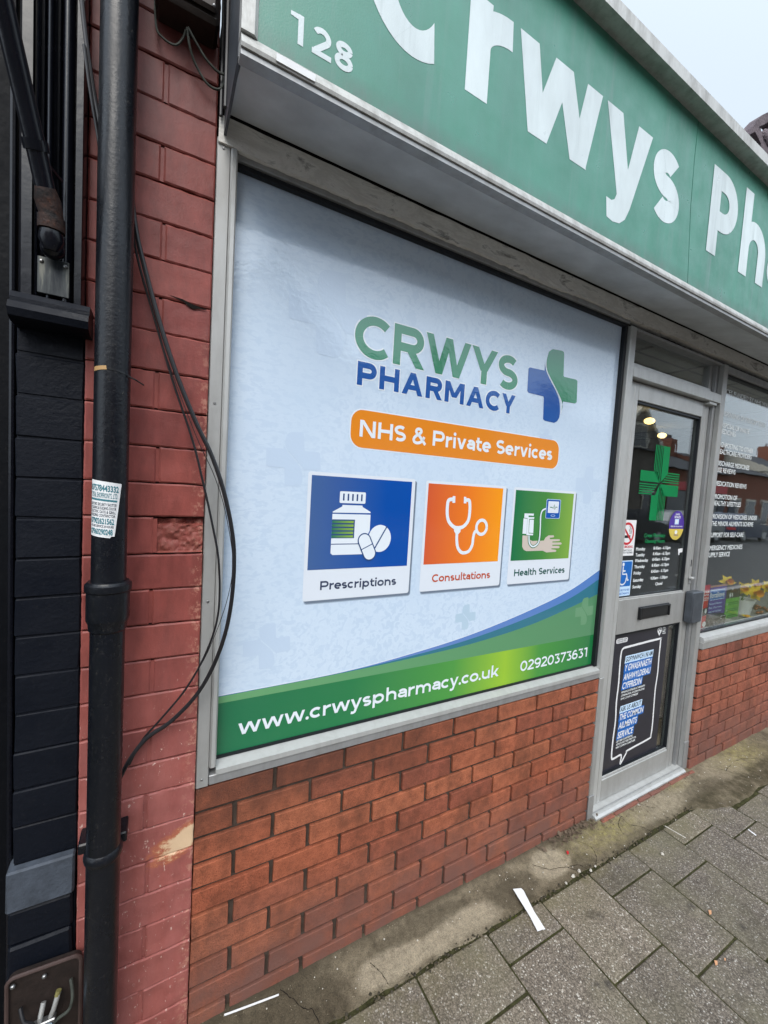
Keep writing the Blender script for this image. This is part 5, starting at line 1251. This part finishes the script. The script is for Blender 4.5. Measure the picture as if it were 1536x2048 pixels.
for i, (x, Y, r) in enumerate(((442, -.022, .0045), (451, -.05, .0055), (471, -.085, .005))):
    cable('cable', pp([(x, 232 if i == 0 else (215 if i == 1 else 190), Y), (x+3, 120, Y), (x+6, 0, Y), (x+7, -70, Y)]), r, ('black cable running up nearest to the red bricks beside the sign', 'black cable running up between two others beside the sign', 'black cable running up against the end of the green sign')[i])
# dark box on the pier
t = thing('junction_box', 'grimy dark brown junction box high on the red pier', 'box', (-.07, -.04, 2.57))
M_BOXB = simple('grimy_brown_plastic', (.028, .019, .015), .5, 0, .4, .35, 25, .3, 90)
mb = MB(); mb.cbox(-.138, -.008, -.075, -.001, 2.585, 2.90, .008, M_BOXB); mb.build('case', t, smooth=True)
mb = MB(); mb.cbox(-.126, -.014, -.088, -.0755, 2.598, 2.89, .006, M_BOXB); mb.ball((-.022, -.088, 2.606), .004, M_SCREW); mb.build('lid', t, smooth=True)
mb = MB(); small(mb, 'JUNCTION', -.118, -.026, 2.622, .022, -.0886, M_BLACK, .02); mb.build('embossed_wording', t)
# open brown service plate at the foot of the black pier
M_DULLY = simple('dull_yellow_sleeve', (.16, .14, .045), .7)
t = thing('service_plate', 'rusty brown open junction plate with a blue connector at the foot', 'electrical box', (-.305, -.03, .25))
M_BROWN = simple('rusty_brown_plate', (.020, .013, .011), .6, .1, .4, .4, 30, .6, 90, .002); M_BROWN_E = simple('brown_plate_rim', (.055, .034, .030), .55, 0, .4, .2, 30)
mb = MB(); P = rrect(-.379, -.243, .05, .392, .016); mb.prism([(a, z-.06*(a+.31)) for a, z in P], -.034, -.022, M_BROWN); mb.build('back_plate', t)
mb = MB(); Q = [(a, z-.06*(a+.31)) for a, z in P]; mb.tube([(a, -.037, z) for a, z in Q+[Q[0]]], .0045, M_BROWN_E, 8); mb.build('raised_rim', t, smooth=True)
mb = MB(); mb.cbox(-.325, -.295, -.062, -.040, .232, .262, .003, M_PALEBLUE); mb.cbox(-.332, -.288, -.056, -.0405, .2625, .272, .002, M_SCREW); mb.build('connector', t)
mb = MB()
for x0, z0, x1, z1 in ((-.318, .272, -.312, .312), (-.298, .272, -.284, .322)): mb.tube([(x0, -.048, z0), ((x0+x1)/2, -.056, (z0+z1)/2), (x1, -.044, z1)], .0052, M_ALU, 10)
mb.tube([(-.2865, -.0465, .316), (-.2840, -.044, .326)], .0056, M_DULLY, 10); mb.build('cable_glands', t, smooth=True)
mb = MB(); mb.tube(catmull([(-.355, -.04, .318), (-.345, -.055, .296), (-.330, -.058, .285), (-.322, -.05, .25)], 6), .004, M_CABLE, 8); mb.tube(catmull([(-.262, -.042, .34), (-.256, -.056, .31), (-.262, -.058, .28), (-.285, -.05, .26), (-.30, -.05, .245)], 6), .0035, M_CABG, 8); mb.tube(catmull([(-.345, -.04, .20), (-.33, -.056, .215), (-.31, -.05, .238)], 6), .003, M_ALU, 8); mb.build('wires', t, smooth=True)
for a, b in ((-.368, .378), (-.312, .372)): mb = MB(); mb.ball((a, -.040, b), .005, M_SCREW); mb.build('screw', t)

# ================================================================== LITTER
def paper(name, pts, z, th, label, mat=M_WHITE, lift=()):
    mb = MB(); P = [Vector((x, y, z+(lift[i] if lift else 0))) for i, (x, y) in enumerate(pts)]
    n = len(P); v = P+[p+Vector((0, 0, th)) for p in P]
    a = sum(P[i].x*P[(i+1) % n].y-P[(i+1) % n].x*P[i].y for i in range(n))
    F = [tuple(range(n))[::-1], tuple(range(n, 2*n))]+[(i, (i+1) % n, (i+1) % n+n, i+n) for i in range(n)]
    if a < 0: F = [f[::-1] for f in F]
    mb.mesh(v, F, mat); return tag(mb.build(name, loc=tuple(P[0])), label, 'litter')
def gp(*L): return [tuple(onZ(x, y, GZ+.006).xy) for x, y in L]
paper('paper_strip', gp((1025.8, 1780.5), (1042, 1778.8), (1047, 1783), (1068, 1824), (1090.5, 1860.5), (1084, 1861.5), (1075, 1865), (1060, 1835)), GZ+.007, .0006, 'broad white paper strip lying across concrete and paving', M_WHITE, (.004, .004, .003, .002, .003, .003, .003, .002))
paper('paper_strip', gp((447.7, 2034.6), (500, 2015), (557.4, 1993.5), (557.4, 1997.5), (500, 2019.5), (448.8, 2038.5)), GZ+.016, .0006, 'narrow white paper strip on the concrete near the red pier', M_WHITE)
for i, (x, y, s_, lab, mt) in enumerate(((1432, 1925, 3.4, 'larger orange scrap lying on a paving slab', M_ORANGE_LIT), (1420, 1824, 3.2, 'orange scrap lying beside a mossy paving joint', M_ORANGE_LIT), (1450, 1918, 1.8, 'tiny orange crumb beside the larger orange scrap', M_ORANGE_LIT), (1135, 1708, 2.5, 'tiny red scrap on the broken concrete edge', M_RED_P))):
    paper('litter_scrap', gp((x-s_, y-s_*1.4), (x+s_*.8, y-s_*1.2), (x+s_, y+s_), (x-s_*.3, y+s_*1.5)), GZ+(.012 if i == 3 else .004), .0015, lab, mt)
paper('litter_straw', gp((1330, 1650), (1372, 1674), (1371, 1675), (1329.5, 1651)), GZ+.003, .0006, 'thin pale straw lying on a paving slab', M_GRIT)
paper('litter_straw', gp((1497, 1657), (1513, 1669), (1512, 1670.5), (1496, 1658.5)), GZ+.003, .0006, 'short white stick lying on paving at right edge', M_WHITE)

# ================================================================== WINDOW DISPLAY
ZS = .80
mb = MB(); mb.box(2.71, 6.39, .0455, .42, ZS-.03, ZS-.012, M_KERB); tag(mb.build('display_shelf', loc=(3.5, .2, ZS-.02)), 'grey display shelf inside the clear right hand window', 'shelf')
def dpt(x, y, Y): p = onY(1390+x/10.52, 1120+y/10.52, Y); return p.x, p.z
def standing(name, pts, Y, mat, label, cat='leaflet', th=.003):
    t = thing(name, label, cat, (sum(p[0] for p in pts)/len(pts), Y, min(p[1] for p in pts)))
    mb = MB(); mb.prism(pts, Y, Y+th, mat); mb.build('sheet', t); return t
ZB = ZS-.012
Yr = .075
xl, zt = dpt(200, 545, Yr); xr, _ = dpt(328, 530, Yr); 
t = standing('leaflet', [(xl-.03, ZB), (xr-.02, ZB), (xr, zt+.004), (xl-.02, zt)], Yr, M_RED_P, 'red leaflet at the left end of the window display')
mb = MB()
for s_, x_, y0_ in (('FIRST ORDER', 195, 700), ('CONNECTION', 190, 760)): a = dpt(x_, y0_, Yr); small(mb, s_, a[0]-.02, a[0]+.062, a[1], .010, Yr-.0006, M_WHITE, .03)
for y0_ in (805, 830, 860): a = dpt(190, y0_, Yr); mb.flat([(a[0]-.02, a[1]), (a[0]+.062, a[1]), (a[0]+.062, a[1]+.003), (a[0]-.02, a[1]+.003)], Yr-.0006, M_WHITE)
mb.build('lettering', t); mb = MB(); a = dpt(150, 1390, Yr); mb.flat(oval(a[0]+.02, a[1]+.01, .022, .018), Yr-.0006, M_WHITE); b_ = dpt(170, 1100, Yr); mb.flat([(b_[0]-.03, b_[1]-.03), (b_[0]+.055, b_[1]-.02), (b_[0]+.055, b_[1]+.03), (b_[0]-.03, b_[1]+.02)], Yr-.0005, M_BLACK); mb.flat(oval(b_[0]+.03, b_[1]+.005, .014, .016, 12), Yr-.0009, M_LETTER); mb.build('pictures', t)
Yp = .11
P = [dpt(330, 560, Yp), dpt(680, 520, Yp), dpt(635, 1330, Yp)]
x0, x1, z1 = P[0][0], P[1][0], P[0][1]+.004
t = standing('leaflet', [(x0, ZB), (x1, ZB), (x1, z1), (x0, z1)], Yp, M_PURPLE_P, 'purple leaflet with a blue name panel in the window display')
mb = MB(); W_ = x1-x0
mb.flat(rrect(x0+.004, x0+W_*.90, z1-.098, z1-.030, .014), Yp-.0006, M_PALEBLUE); mb.flat(rrect(x0+.004, x0+W_*.88, z1-.094, z1-.034, .012), Yp-.0009, M_BLUE_P)
small(mb, 'lloralieve', x0+.004, x0+W_*.86, z1-.082, .036, Yp-.0012, M_WHITE, .02)
mb.build('name_panel', t); mb = MB()
for i, s_ in enumerate(('Natural flavour', 'Day / Day range', 'natural sachets', '', 'and', 'free')):
    if s_: small(mb, s_, x0+.006, x0+min(W_*.8, .012*len(s_)), z1-.128-.026*i, .012, Yp-.0006, M_PALEBLUE, .02)
mb.build('lettering', t); mb = MB(); mb.flat([(x0, z1-.012), (x1, z1-.012), (x1, z1), (x0, z1)], Yp-.0005, M_ORANGE_LIT); mb.build('top_band', t)
Yg = .12
a = dpt(690, 540, Yg); b = dpt(985, 480, Yg); z1 = a[1]
t = thing('leaflet_holder', 'clear acrylic holder with a lime green checklist leaflet', 'leaflet holder', ((a[0]+b[0])/2, Yg, ZB))
mb = MB(); mb.box(a[0], b[0], Yg+.004, Yg+.007, ZB, z1, M_POSTER); mb.build('backing_card', t)
mb = MB(); mb.box(a[0]-.004, b[0]+.004, Yg-.006, Yg-.003, ZB, z1+.004, M_ACRYL); mb.build('clear_front', t)
mb = MB(); zg = ZB+(z1-ZB)*.60; mb.box(a[0]+.005, b[0]-.003, Yg+.001, Yg+.0035, ZB+.002, zg, M_LIME_P); mb.build('lime_sheet', t)
mb = MB()
for i in range(3):
    z = zg-.032-.046*i; mb.flat(oval(a[0]+.022, z-.006, .006, .007, 12), Yg+.0006, M_WHITE)
    for k in (0, 1): mb.flat([(a[0]+.045, z-.012*k), (b[0]-.018, z-.012*k), (b[0]-.018, z-.012*k+.005), (a[0]+.045, z-.012*k+.005)], Yg+.0006, M_GREEN_P)
mb.flat(oval(a[0]+.055, zg+.022, .010, .022, 12), Yg+.0006, M_LETTER); mb.flat(oval(a[0]+.085, zg+.024, .012, .016, 12), Yg+.0006, M_LETTER); small(mb, 'LS', a[0]+.075, a[0]+.10, z1-.036, .013, Yg+.003, M_WHITE, .03); mb.build('print', t)
Yk = .055; c = dpt(490, 1330, Yk)
t = thing('black_pack', 'small black pack with white letters lying in front of leaflets', 'pack', (c[0], Yk+.03, ZB))
a = dpt(330, 1260, Yk); b = dpt(660, 1200, Yk); mb = MB(); mb.cbox(a[0], b[0], Yk, Yk+.05, ZB, ZB+.078, .012, M_BLACKPL, .002); mb.build('body', t, smooth=True)
mb = MB()
for i in range(3): mb.tube([(a[0]+.05+.05*i+.016*math.cos(k*.314), Yk-.004, ZB+.024+.016*math.sin(k*.314)) for k in range(21)], .004, M_GUARD, 6)
mb.build('coiled_ring', t, smooth=True)
mb = MB(); small(mb, 'DYL', b[0]-.085, b[0]-.01, ZB+.050, .018, Yk-.0008, M_WHITE, .03); mb.build('lettering', t)
M_POT = simple('white_pot', (.85, .85, .83), .4, 0, .5, .05); M_STEMG = simple('green_stem', (.07, .16, .04), .6); M_DAFF = simple('daffodil_yellow', (.88, .62, .03), .6, 0, .3, .1, 40); M_DAFF2 = simple('daffodil_trumpet', (.80, .36, .01), .6)
Yd = .13; a = dpt(985, 970, Yd); b = dpt(1220, 970, Yd); pc = ((a[0]+b[0])/2, Yd+.05); pr = (b[0]-a[0])/2
t = thing('flower_pot', 'small white pot with black stripes holding daffodils in the window', 'flower pot', (pc[0], pc[1], ZB))
mb = MB(); mb.lathe((pc[0], pc[1], ZB), [(.001, 0), (pr*.72, 0), (pr*.8, .05), (pr, .105), (pr*.94, .105), (pr*.75, .03)], M_POT, 24); mb.build('pot', t, smooth=True)
mb = MB()
for i in range(4):
    th = -1.35+.17*i
    for k in range(1): mb.face([(pc[0]+(pr*r_+.0012)*math.cos(u), pc[1]+(pr*r_+.0012)*math.sin(u), ZB+z) for u, r_, z in ((th, .85, .04), (th+.09, .85, .04), (th+.09, .97, .092), (th, .97, .092))], M_BLACK)
mb.build('stripes', t)
def daffodil(px_, py_, Y, sc, label, face=(-.5, -.8, .1)):
    c = Vector(dpt(px_, py_, Y)); c = Vector((c[0], Y, c[1])); n = Vector(face).normalized(); u = n.cross(Vector((0, 0, 1))).normalized(); v = u.cross(n)
    t = thing('daffodil', label, 'flower', (pc[0], pc[1], ZB+.1), 'daffodils in the window display')
    mb = MB(); mb.tube(catmull([(pc[0], pc[1], ZB+.05), ((pc[0]+c.x)/2, (pc[1]+c.y)/2+.01, (ZB+c.z)/2+.06), tuple(c-n*.02*sc)], 6), .003, M_STEMG, 6); mb.build('stem', t, smooth=True)
    for i in range(6):
        mb = MB(); a = i*1.047; d = u*math.cos(a)+v*math.sin(a); e = n.cross(d); L = .045*sc; o = n*(.002 if i % 2 else 0)
        P = [c+o, c+d*L*.45+e*L*.32+n*.004+o, c+d*L+n*.002*sc+o, c+d*L*.45-e*L*.32+n*.004+o]
        mb.face(P, M_DAFF); mb.face([p-n*.001 for p in P[::-1]], M_DAFF); mb.build('petal', t)
    mb = MB(); mb.tube([c, c+n*.012*sc, c+n*.024*sc, c+n*.032*sc], [.008*sc, .011*sc, .013*sc, .019*sc], M_DAFF2, 12, False); mb.build('trumpet', t, smooth=True)
daffodil(1262, 690, .14, 1.5, 'large open daffodil facing out right of the pot centre')
daffodil(1262, 525, .18, 1.2, 'daffodil highest in the pot behind the large one')
daffodil(1020, 600, .17, 1.25, 'daffodil leaning left behind the acrylic holder', (-.8, -.5, .1))
daffodil(680, 465, .20, 1.25, 'daffodil peeping over the purple leaflet', (-.6, -.7, .3))
daffodil(1490, 560, .17, 1.3, 'daffodil at the right edge of the photo', (-.2, -.9, .1))
c = dpt(1110, 1225, .07)
t = thing('fallen_bud', 'single yellow daffodil head lying on the display shelf', 'flower', (c[0], .07, ZB))
mb = MB()
for i in range(6):
    a = i*1.047; d = Vector((math.cos(a), math.sin(a), .35)); e = Vector((-math.sin(a), math.cos(a), 0)); o = Vector((c[0], .075, ZB+.006)); mb.face([o, o+d*.02+e*.012, o+d*.04, o+d*.02-e*.012], M_DAFF)
mb.ball((c[0], .075, ZB+.015), .012, M_DAFF2); mb.build('petals', t)
M_COP = simple('copper_bauble', (.45, .16, .07), .18, .9)
b0 = None
for i, (x, y, Y, lab) in enumerate(((1280, 1020, .10, 'copper bauble nearest the flower pot'), (1320, 1130, .09, 'copper bauble in front of the flower pot'), (1395, 1150, .085, 'largest looking copper bauble at the front'), (1360, 1000, .14, 'copper bauble in the middle of the cluster'), (1300, 970, .16, 'copper bauble at the back of the cluster'), (1450, 1010, .13, 'copper bauble behind at the cluster right'), (1510, 1105, .10, 'copper bauble at the right edge of the photo'))):
    p = dpt(x, y, Y)
    if b0 is None:
        mb = MB(); mb.ball((0, 0, 0), .013, M_COP, 14, 9); b0 = mb.build('copper_bauble', smooth=True); o = b0
    else:
        o = b0.copy(); COL.objects.link(o)
    o.location = (p[0], Y, p[1]); tag(o, lab, 'bauble', 'copper baubles in the window display')
    if p[1] < ZB+.013: o.location.z = ZB+.013

# ================================================================== SHOP INTERIOR (seen dimly through the glass)
M_IW = simple('interior_wall', (.22, .21, .19), .8, 0, .3, .1, 3); M_IC = simple('ceiling_tile', (.34, .34, .31), .9); M_ICG = simple('ceiling_grid', (.10, .10, .095), .6); M_IF = simple('interior_floor', (.10, .09, .08), .5); M_WOODI = simple('shelf_board', (.22, .15, .09), .6)
mb = MB(); mb.box(.01, 6.5, .125, 5.6, -.06, -.015, M_IF); structure('interior_floor', mb)
mb = MB(); mb.box(.01, 6.5, .10, 5.6, 2.48, 2.52, M_IC)
for i in range(11): mb.box(.01+.6*i, .03+.6*i, .10, 5.6, 2.474, 2.4795, M_ICG)
for i in range(9): mb.box(.01, 6.5, .35+.6*i, .37+.6*i, 2.4735, 2.4738, M_ICG)
mb.box(.01, 6.5, .06, 5.6, 2.70, 2.75, M_ASPHALT); structure('interior_ceiling', mb)
mb = MB(); mb.box(.0, 6.5, 5.6, 5.7, -.06, 2.7, M_IW); mb.box(.0, .05, .13, 5.6, -.06, 2.7, M_IW); mb.box(6.44, 6.52, .13, 5.6, -.06, 2.7, M_IW); mb.box(.051, 1.76, .10, .124, -.06, 2.47, M_IW); structure('interior_wall', mb)
def shelving(x, y, rot, label):
    t = thing('shelf_unit', label, 'shelving', (x, y, -.015), 'shelving inside the shop'); 
    mb = MB(); mb.box(x-.5, x-.47, y, y+.35, -.015, 1.8, M_WOODI); mb.box(x+.47, x+.5, y, y+.35, -.015, 1.8, M_WOODI); mb.box(x-.469, x+.469, y+.33, y+.35, -.015, 1.8, M_IW); mb.build('sides', t)
    for k in range(5): mb = MB(); mb.box(x-.469, x+.469, y, y+.329, .1+.4*k, .125+.4*k, M_WOODI); mb.build('shelf', t)
    mb = MB()
    for k in range(5):
        px_ = x-.45
        while px_ < x+.40:
            w_ = random.uniform(.05, .11); h_ = random.uniform(.10, .26); mb.box(px_, px_+w_, y+.03, y+.2, .126+.4*k, .126+.4*k+h_, random.choice((M_WHITE, M_BLUE_P, M_GREEN_P, M_RED_P, M_LETTER, M_YELLOW_P, M_PURPLE_P, M_TEAL_P))); px_ += w_+.008
    o = mb.build('packets', t); o['kind'] = 'stuff'
shelving(4.3, 2.9, 0, 'shelf unit of packets standing inside behind the clear window'); shelving(5.6, 2.9, 0, 'shelf unit of packets farther right inside the shop')
t = thing('shop_counter', 'wooden counter standing inside the dim shop', 'counter', (2.9, 2.0, -.015)); mb = MB(); mb.cbox(2.0, 3.4, 1.9, 2.4, -.015, .95, .006, M_WOODI); mb.build('body', t); mb = MB(); mb.cbox(1.95, 3.45, 1.85, 2.45, .951, .985, .006, M_KERB); mb.build('worktop', t)
M_LAMP = glow('warm_lamp_glass', (1., .66, .22), 3.2)
def lampat(x, y, Y, label):
    p = onY(x, y, Y)
    t = thing('pendant_lamp', label, 'lamp', tuple(p), 'lit lamps inside the shop'); mb = MB(); mb.ball(tuple(p), .045, M_LAMP, 12, 8, (1.2, 1, .7)); mb.build('bulb', t, smooth=True); mb = MB(); mb.tube([tuple(p+Vector((0, 0, .03))), (p.x, p.y, 2.473)], .006, M_GUARD, 6); mb.build('rod', t)
lampat(1324, 871, 1.6, 'warm lit lamp hanging lower inside behind the door glass'); lampat(1299, 842, 1.15, 'warm lit lamp hanging higher inside behind the door glass')

# ================================================================== BEYOND THE SIGN: terracotta scroll on the next party pier
Yq = .30
o_ = [(560, 1490), (585, 1370), (620, 1250), (680, 1140), (760, 1030), (860, 900), (930, 850), (1010, 825), (1100, 765), (1250, 740), (1420, 790), (1560, 920), (1640, 1120), (1640, 1380), (1560, 1600), (1450, 1900), (1450, 2600), (700, 2600), (650, 2000)]
hole = [(1320, 1020), (1120, 1100), (1020, 1160), (900, 1215), (840, 1210), (812, 1300), (940, 1255), (970, 1440), (1130, 1450), (1300, 1400), (1400, 1250)]
M_TERRA = simple('weathered_terracotta', (.13, .105, .115), .9, 0, .2, .35, 9, .7, 60, .01)
def q3(P): return vx(1470, 180, 17.06, P, Yq)
t = thing('party_pier', 'weathered terracotta scroll on a brick pier rising above the sign', 'ornament', (3.9, .4, GZ))
mb = MB()
A = q3(o_[:8])+q3(o_[8:13]); 
outer = q3([(560, 1490), (620, 1250), (760, 1030), (930, 850), (1100, 765), (1300, 760), (1500, 860), (1620, 1080), (1640, 1380), (1560, 1600)])
inner = q3([(812, 1500), (820, 1250), (900, 1215), (1020, 1160), (1130, 1090), (1250, 1060), (1350, 1090), (1400, 1200), (1400, 1380), (1340, 1520)])
for i in range(9): mb.prism([outer[i], outer[i+1], inner[i+1], inner[i]], Yq, Yq+.07, M_TERRA)
mb.prism(q3([(812, 1300), (940, 1255), (975, 1450), (820, 1480)]), Yq+.01, Yq+.06, M_TERRA)
mb.prism(q3([(560, 1490), (812, 1480), (980, 1440), (1130, 1450), (1340, 1520), (1560, 1600), (1500, 2700), (760, 2700), (760, 1900)]), Yq-.02, Yq+.10, M_TERRA)
for a, b in ((900, 1620), (1060, 1560), (1250, 1700), (1000, 1800)): c = q3([(a, b)])[0]; mb.ball((c[0], Yq-.02, c[1]), .04, M_TERRA, 10, 6, (1, .5, 1))
mb.build('scroll', t)
c = q3([(760, 2400), (1500, 2400)])
mb = MB(); mb.box(c[0][0], c[1][0], Yq, Yq+.3, 2.76, c[0][1]-.002, M_BRICK2); mb.build('brick_shaft', t)

# ================================================================== ACROSS THE ROAD (seen only as reflections in the glass)
M_STONE = simple('grey_rubble_stone', (.16, .14, .12), .9, 0, .2, .4, 4, .6, 10, .02); M_SLATE = simple('roof_slate', (.055, .058, .066), .75, 0, .3, .25, 5); M_RBR = simple('red_terrace_brick', (.22, .085, .055), .9, 0, .2, .25, 8); M_CREAM = simple('cream_trim', (.55, .51, .43), .7); M_DARKG = simple('dark_house_glass', (.03, .035, .045), .1, 0, .6); M_CREAMW = simple('cream_render', (.50, .46, .38), .85)
def house(x0, wd, ht, gable, wall, label, rise=2.6, shop=False):
    y0 = -13.0; t = thing('terraced_house', label, 'house', (x0+wd/2, y0-4, -.06))
    mb = MB(); mb.box(x0, x0+wd-.02, y0-8, y0, -.06, ht, wall)
    if gable: 
        P = [(x0+.3, ht), (x0+wd-.32, ht), (x0+wd/2, ht+rise)]; mb.prism(P, y0-.3, y0+.06, wall)
    mb.build('wall', t)
    mb = MB(); mb.face([(x0-.1, y0+.35, ht+.01), (x0+wd+.08, y0+.35, ht+.01), (x0+wd+.08, y0-4, ht+rise*.9), (x0-.1, y0-4, ht+rise*.9)], M_SLATE); mb.face([(x0-.1, y0-8.3, ht+.01), (x0-.1, y0-4, ht+rise*.9), (x0+wd+.08, y0-4, ht+rise*.9), (x0+wd+.08, y0-8.3, ht+.01)], M_SLATE)
    for X in (x0-.1, x0+wd+.08): mb.face([(X, y0+.35, ht+.01), (X, y0-4, ht+rise*.9), (X, y0-8.3, ht+.01)], wall)
    rf = mb.build('roof', t)
    mb = MB(); cx_ = x0+.5 if gable else x0+wd-.9
    mb.box(cx_, cx_+.7, y0-4.4, y0-3.5, ht+rise*.5, ht+rise*.9+1.2, M_RBR); 
    for k in range(3): mb.lathe((cx_+.15+.2*k, y0-3.95, ht+rise*.9+1.2), [(.09, 0), (.075, .3), (.09, .32)], M_TERRA, 10)
    mb.build('chimney', rf)
    if gable:
        mb = MB(); a, b, c = (x0+.15, ht-.1), (x0+wd/2, ht+rise+.15), (x0+wd-.17, ht-.1)
        for p, q in ((a, b), (b, c)): g = G(1, .22, 1); g.path([p, q], .22); [mb.prism(Q[::-1], y0-.2, y0+.2, M_CREAM) for Q in g.p]
        mb.build('bargeboard', t)
    rows = [(.5, 2.2)] if not shop else []
    rows += [(3.2, 4.9)] if ht > 5 else []
    n = max(2, int(wd/2.6))
    for z0, z1 in rows+([(ht+.2, ht+1.4)] if gable else []):
        for k in range(n if z0 < ht else 1):
            cx = x0+wd*(k+.5)/n if z0 < ht else x0+wd/2; w_ = .62
            mb = MB(); mb.box(cx-w_-.12, cx+w_+.12, y0+.061, y0+.10, z0-.12, z1+.16, M_CREAM); f = mb.build('window', t)
            mb = MB(); mb.box(cx-w_, cx-.03, y0+.101, y0+.115, z0, z1, M_DARKG); mb.box(cx+.03, cx+w_, y0+.101, y0+.115, z0, z1, M_DARKG); mb.build('pane', f)
    if shop:
        mb = MB(); mb.box(x0+.2, x0+wd-.2, y0+.061, y0+.2, 2.55, 3.1, M_BLUE_P if shop == 1 else M_RED_P); mb.build('shop_fascia', t); mb = MB(); mb.box(x0+.4, x0+wd-1.5, y0+.061, y0+.12, .5, 2.5, M_DARKG); mb.build('shop_glass', t); mb = MB(); mb.box(x0+wd-1.3, x0+wd-.4, y0+.061, y0+.12, -.05, 2.4, M_GREYSTONE); mb.build('door', t)
    else:
        mb = MB(); mb.box(x0+.35, x0+1.25, y0+.062, y0+.13, -.05, 2.1, M_RED_P if gable else M_GREYSTONE); mb.build('door', t)
house(-14, 7, 6.0, False, M_RBR, 'red brick house across the road, leftmost of the row opposite'); house(-7, 6.5, 5.6, False, M_CREAMW, 'cream rendered house across the road facing the painted pier'); house(-.5, 6.5, 6.0, True, M_RBR, 'red brick gabled house across the road facing the printed window')
house(6, 7, 5.4, False, M_RBR, 'red brick shop with a blue fascia across the road', shop=1); house(13, 8.6, 5.0, False, M_CREAMW, 'cream rendered house across the road beyond the blue shop'); house(21.6, 6.0, 4.7, True, M_STONE, 'grey stone gothic gabled villa across the road', 2.4)
house(27.6, 8.4, 3.9, False, M_RBR, 'low red brick shop with red fascia across the road', 1.9, shop=2); house(36, 8, 4.2, False, M_RBR, 'low brick house across the road beyond the red fascia', 1.9); house(44, 10, 4.8, False, M_CREAMW, 'cream house across the road, farthest to the right', 2.2)

# ------------------------------------------------------------------ cars parked on the far side, mirrored in the door and window glass
def car(x0, paint, label):
    y0, y1 = -9.95, -8.25; z0 = -.15; t = thing('parked_car', label, 'car', (x0+2.05, (y0+y1)/2, z0), 'cars parked across the road')
    low = [(0, .45), (.02, .32), (.35, .22), (3.75, .22), (4.08, .32), (4.12, .50), (4.05, .78), (3.3, .92), (.7, .95), (.08, .82)]
    mb = MB(); mb.prism([(x0+a, z0+b) for a, b in low], y0+.02, y1-.02, paint)
    top = [(.62, .94), (1.05, 1.36), (1.35, 1.45), (2.35, 1.45), (2.65, 1.38), (3.3, .93)]
    mb.prism([(x0+a, z0+b) for a, b in top], y0+.16, y1-.16, paint); mb.build('body', t)
    for Yw in (y1-.158, y0+.158):
        for P in ([(.88, .97), (1.16, 1.30), (1.85, 1.37), (1.85, .97)], [(1.93, .97), (1.93, 1.37), (2.45, 1.34), (2.98, .97)]):
            mb = MB(); mb.prism([(x0+a, z0+b) for a, b in P], Yw-.006, Yw+.006, M_DARKG); mb.build('side_window', t)
    for a in (.78, 3.25):
        for Yw in (y1-.11, y0+.11):
            mb = MB(); mb.tube([(x0+a, Yw-.10, z0+.32), (x0+a, Yw+.10, z0+.32)], .32, M_BLACKPL, 20); wh = mb.build('wheel', t)
            mb = MB(); mb.tube([(x0+a, Yw-.105, z0+.32), (x0+a, Yw+.105, z0+.32)], .20, M_ALU_L, 16); mb.build('rim', wh)
    for Yw in (y0+.25, y1-.25):
        mb = MB(); mb.cbox(x0+.01, x0+.09, Yw-.16, Yw+.16, z0+.60, z0+.74, .01, M_RED_P); mb.build('tail_lamp', t)
        mb = MB(); mb.cbox(x0+4.02, x0+4.10, Yw-.16, Yw+.16, z0+.56, z0+.70, .01, M_LETTER); mb.build('headlight', t)
M_CAR1 = simple('dark_grey_car_paint', (.03, .033, .04), .2, .3, .6, .05); M_CAR2 = simple('silver_car_paint', (.30, .31, .32), .25, .5, .6, .05); M_CAR3 = simple('dark_blue_car_paint', (.015, .03, .08), .2, .2, .6, .05)
car(15.2, M_CAR1, 'dark grey hatchback parked across the road'); car(20.2, M_CAR2, 'silver hatchback parked across the road'); car(25.6, M_CAR3, 'dark blue hatchback parked across the road')
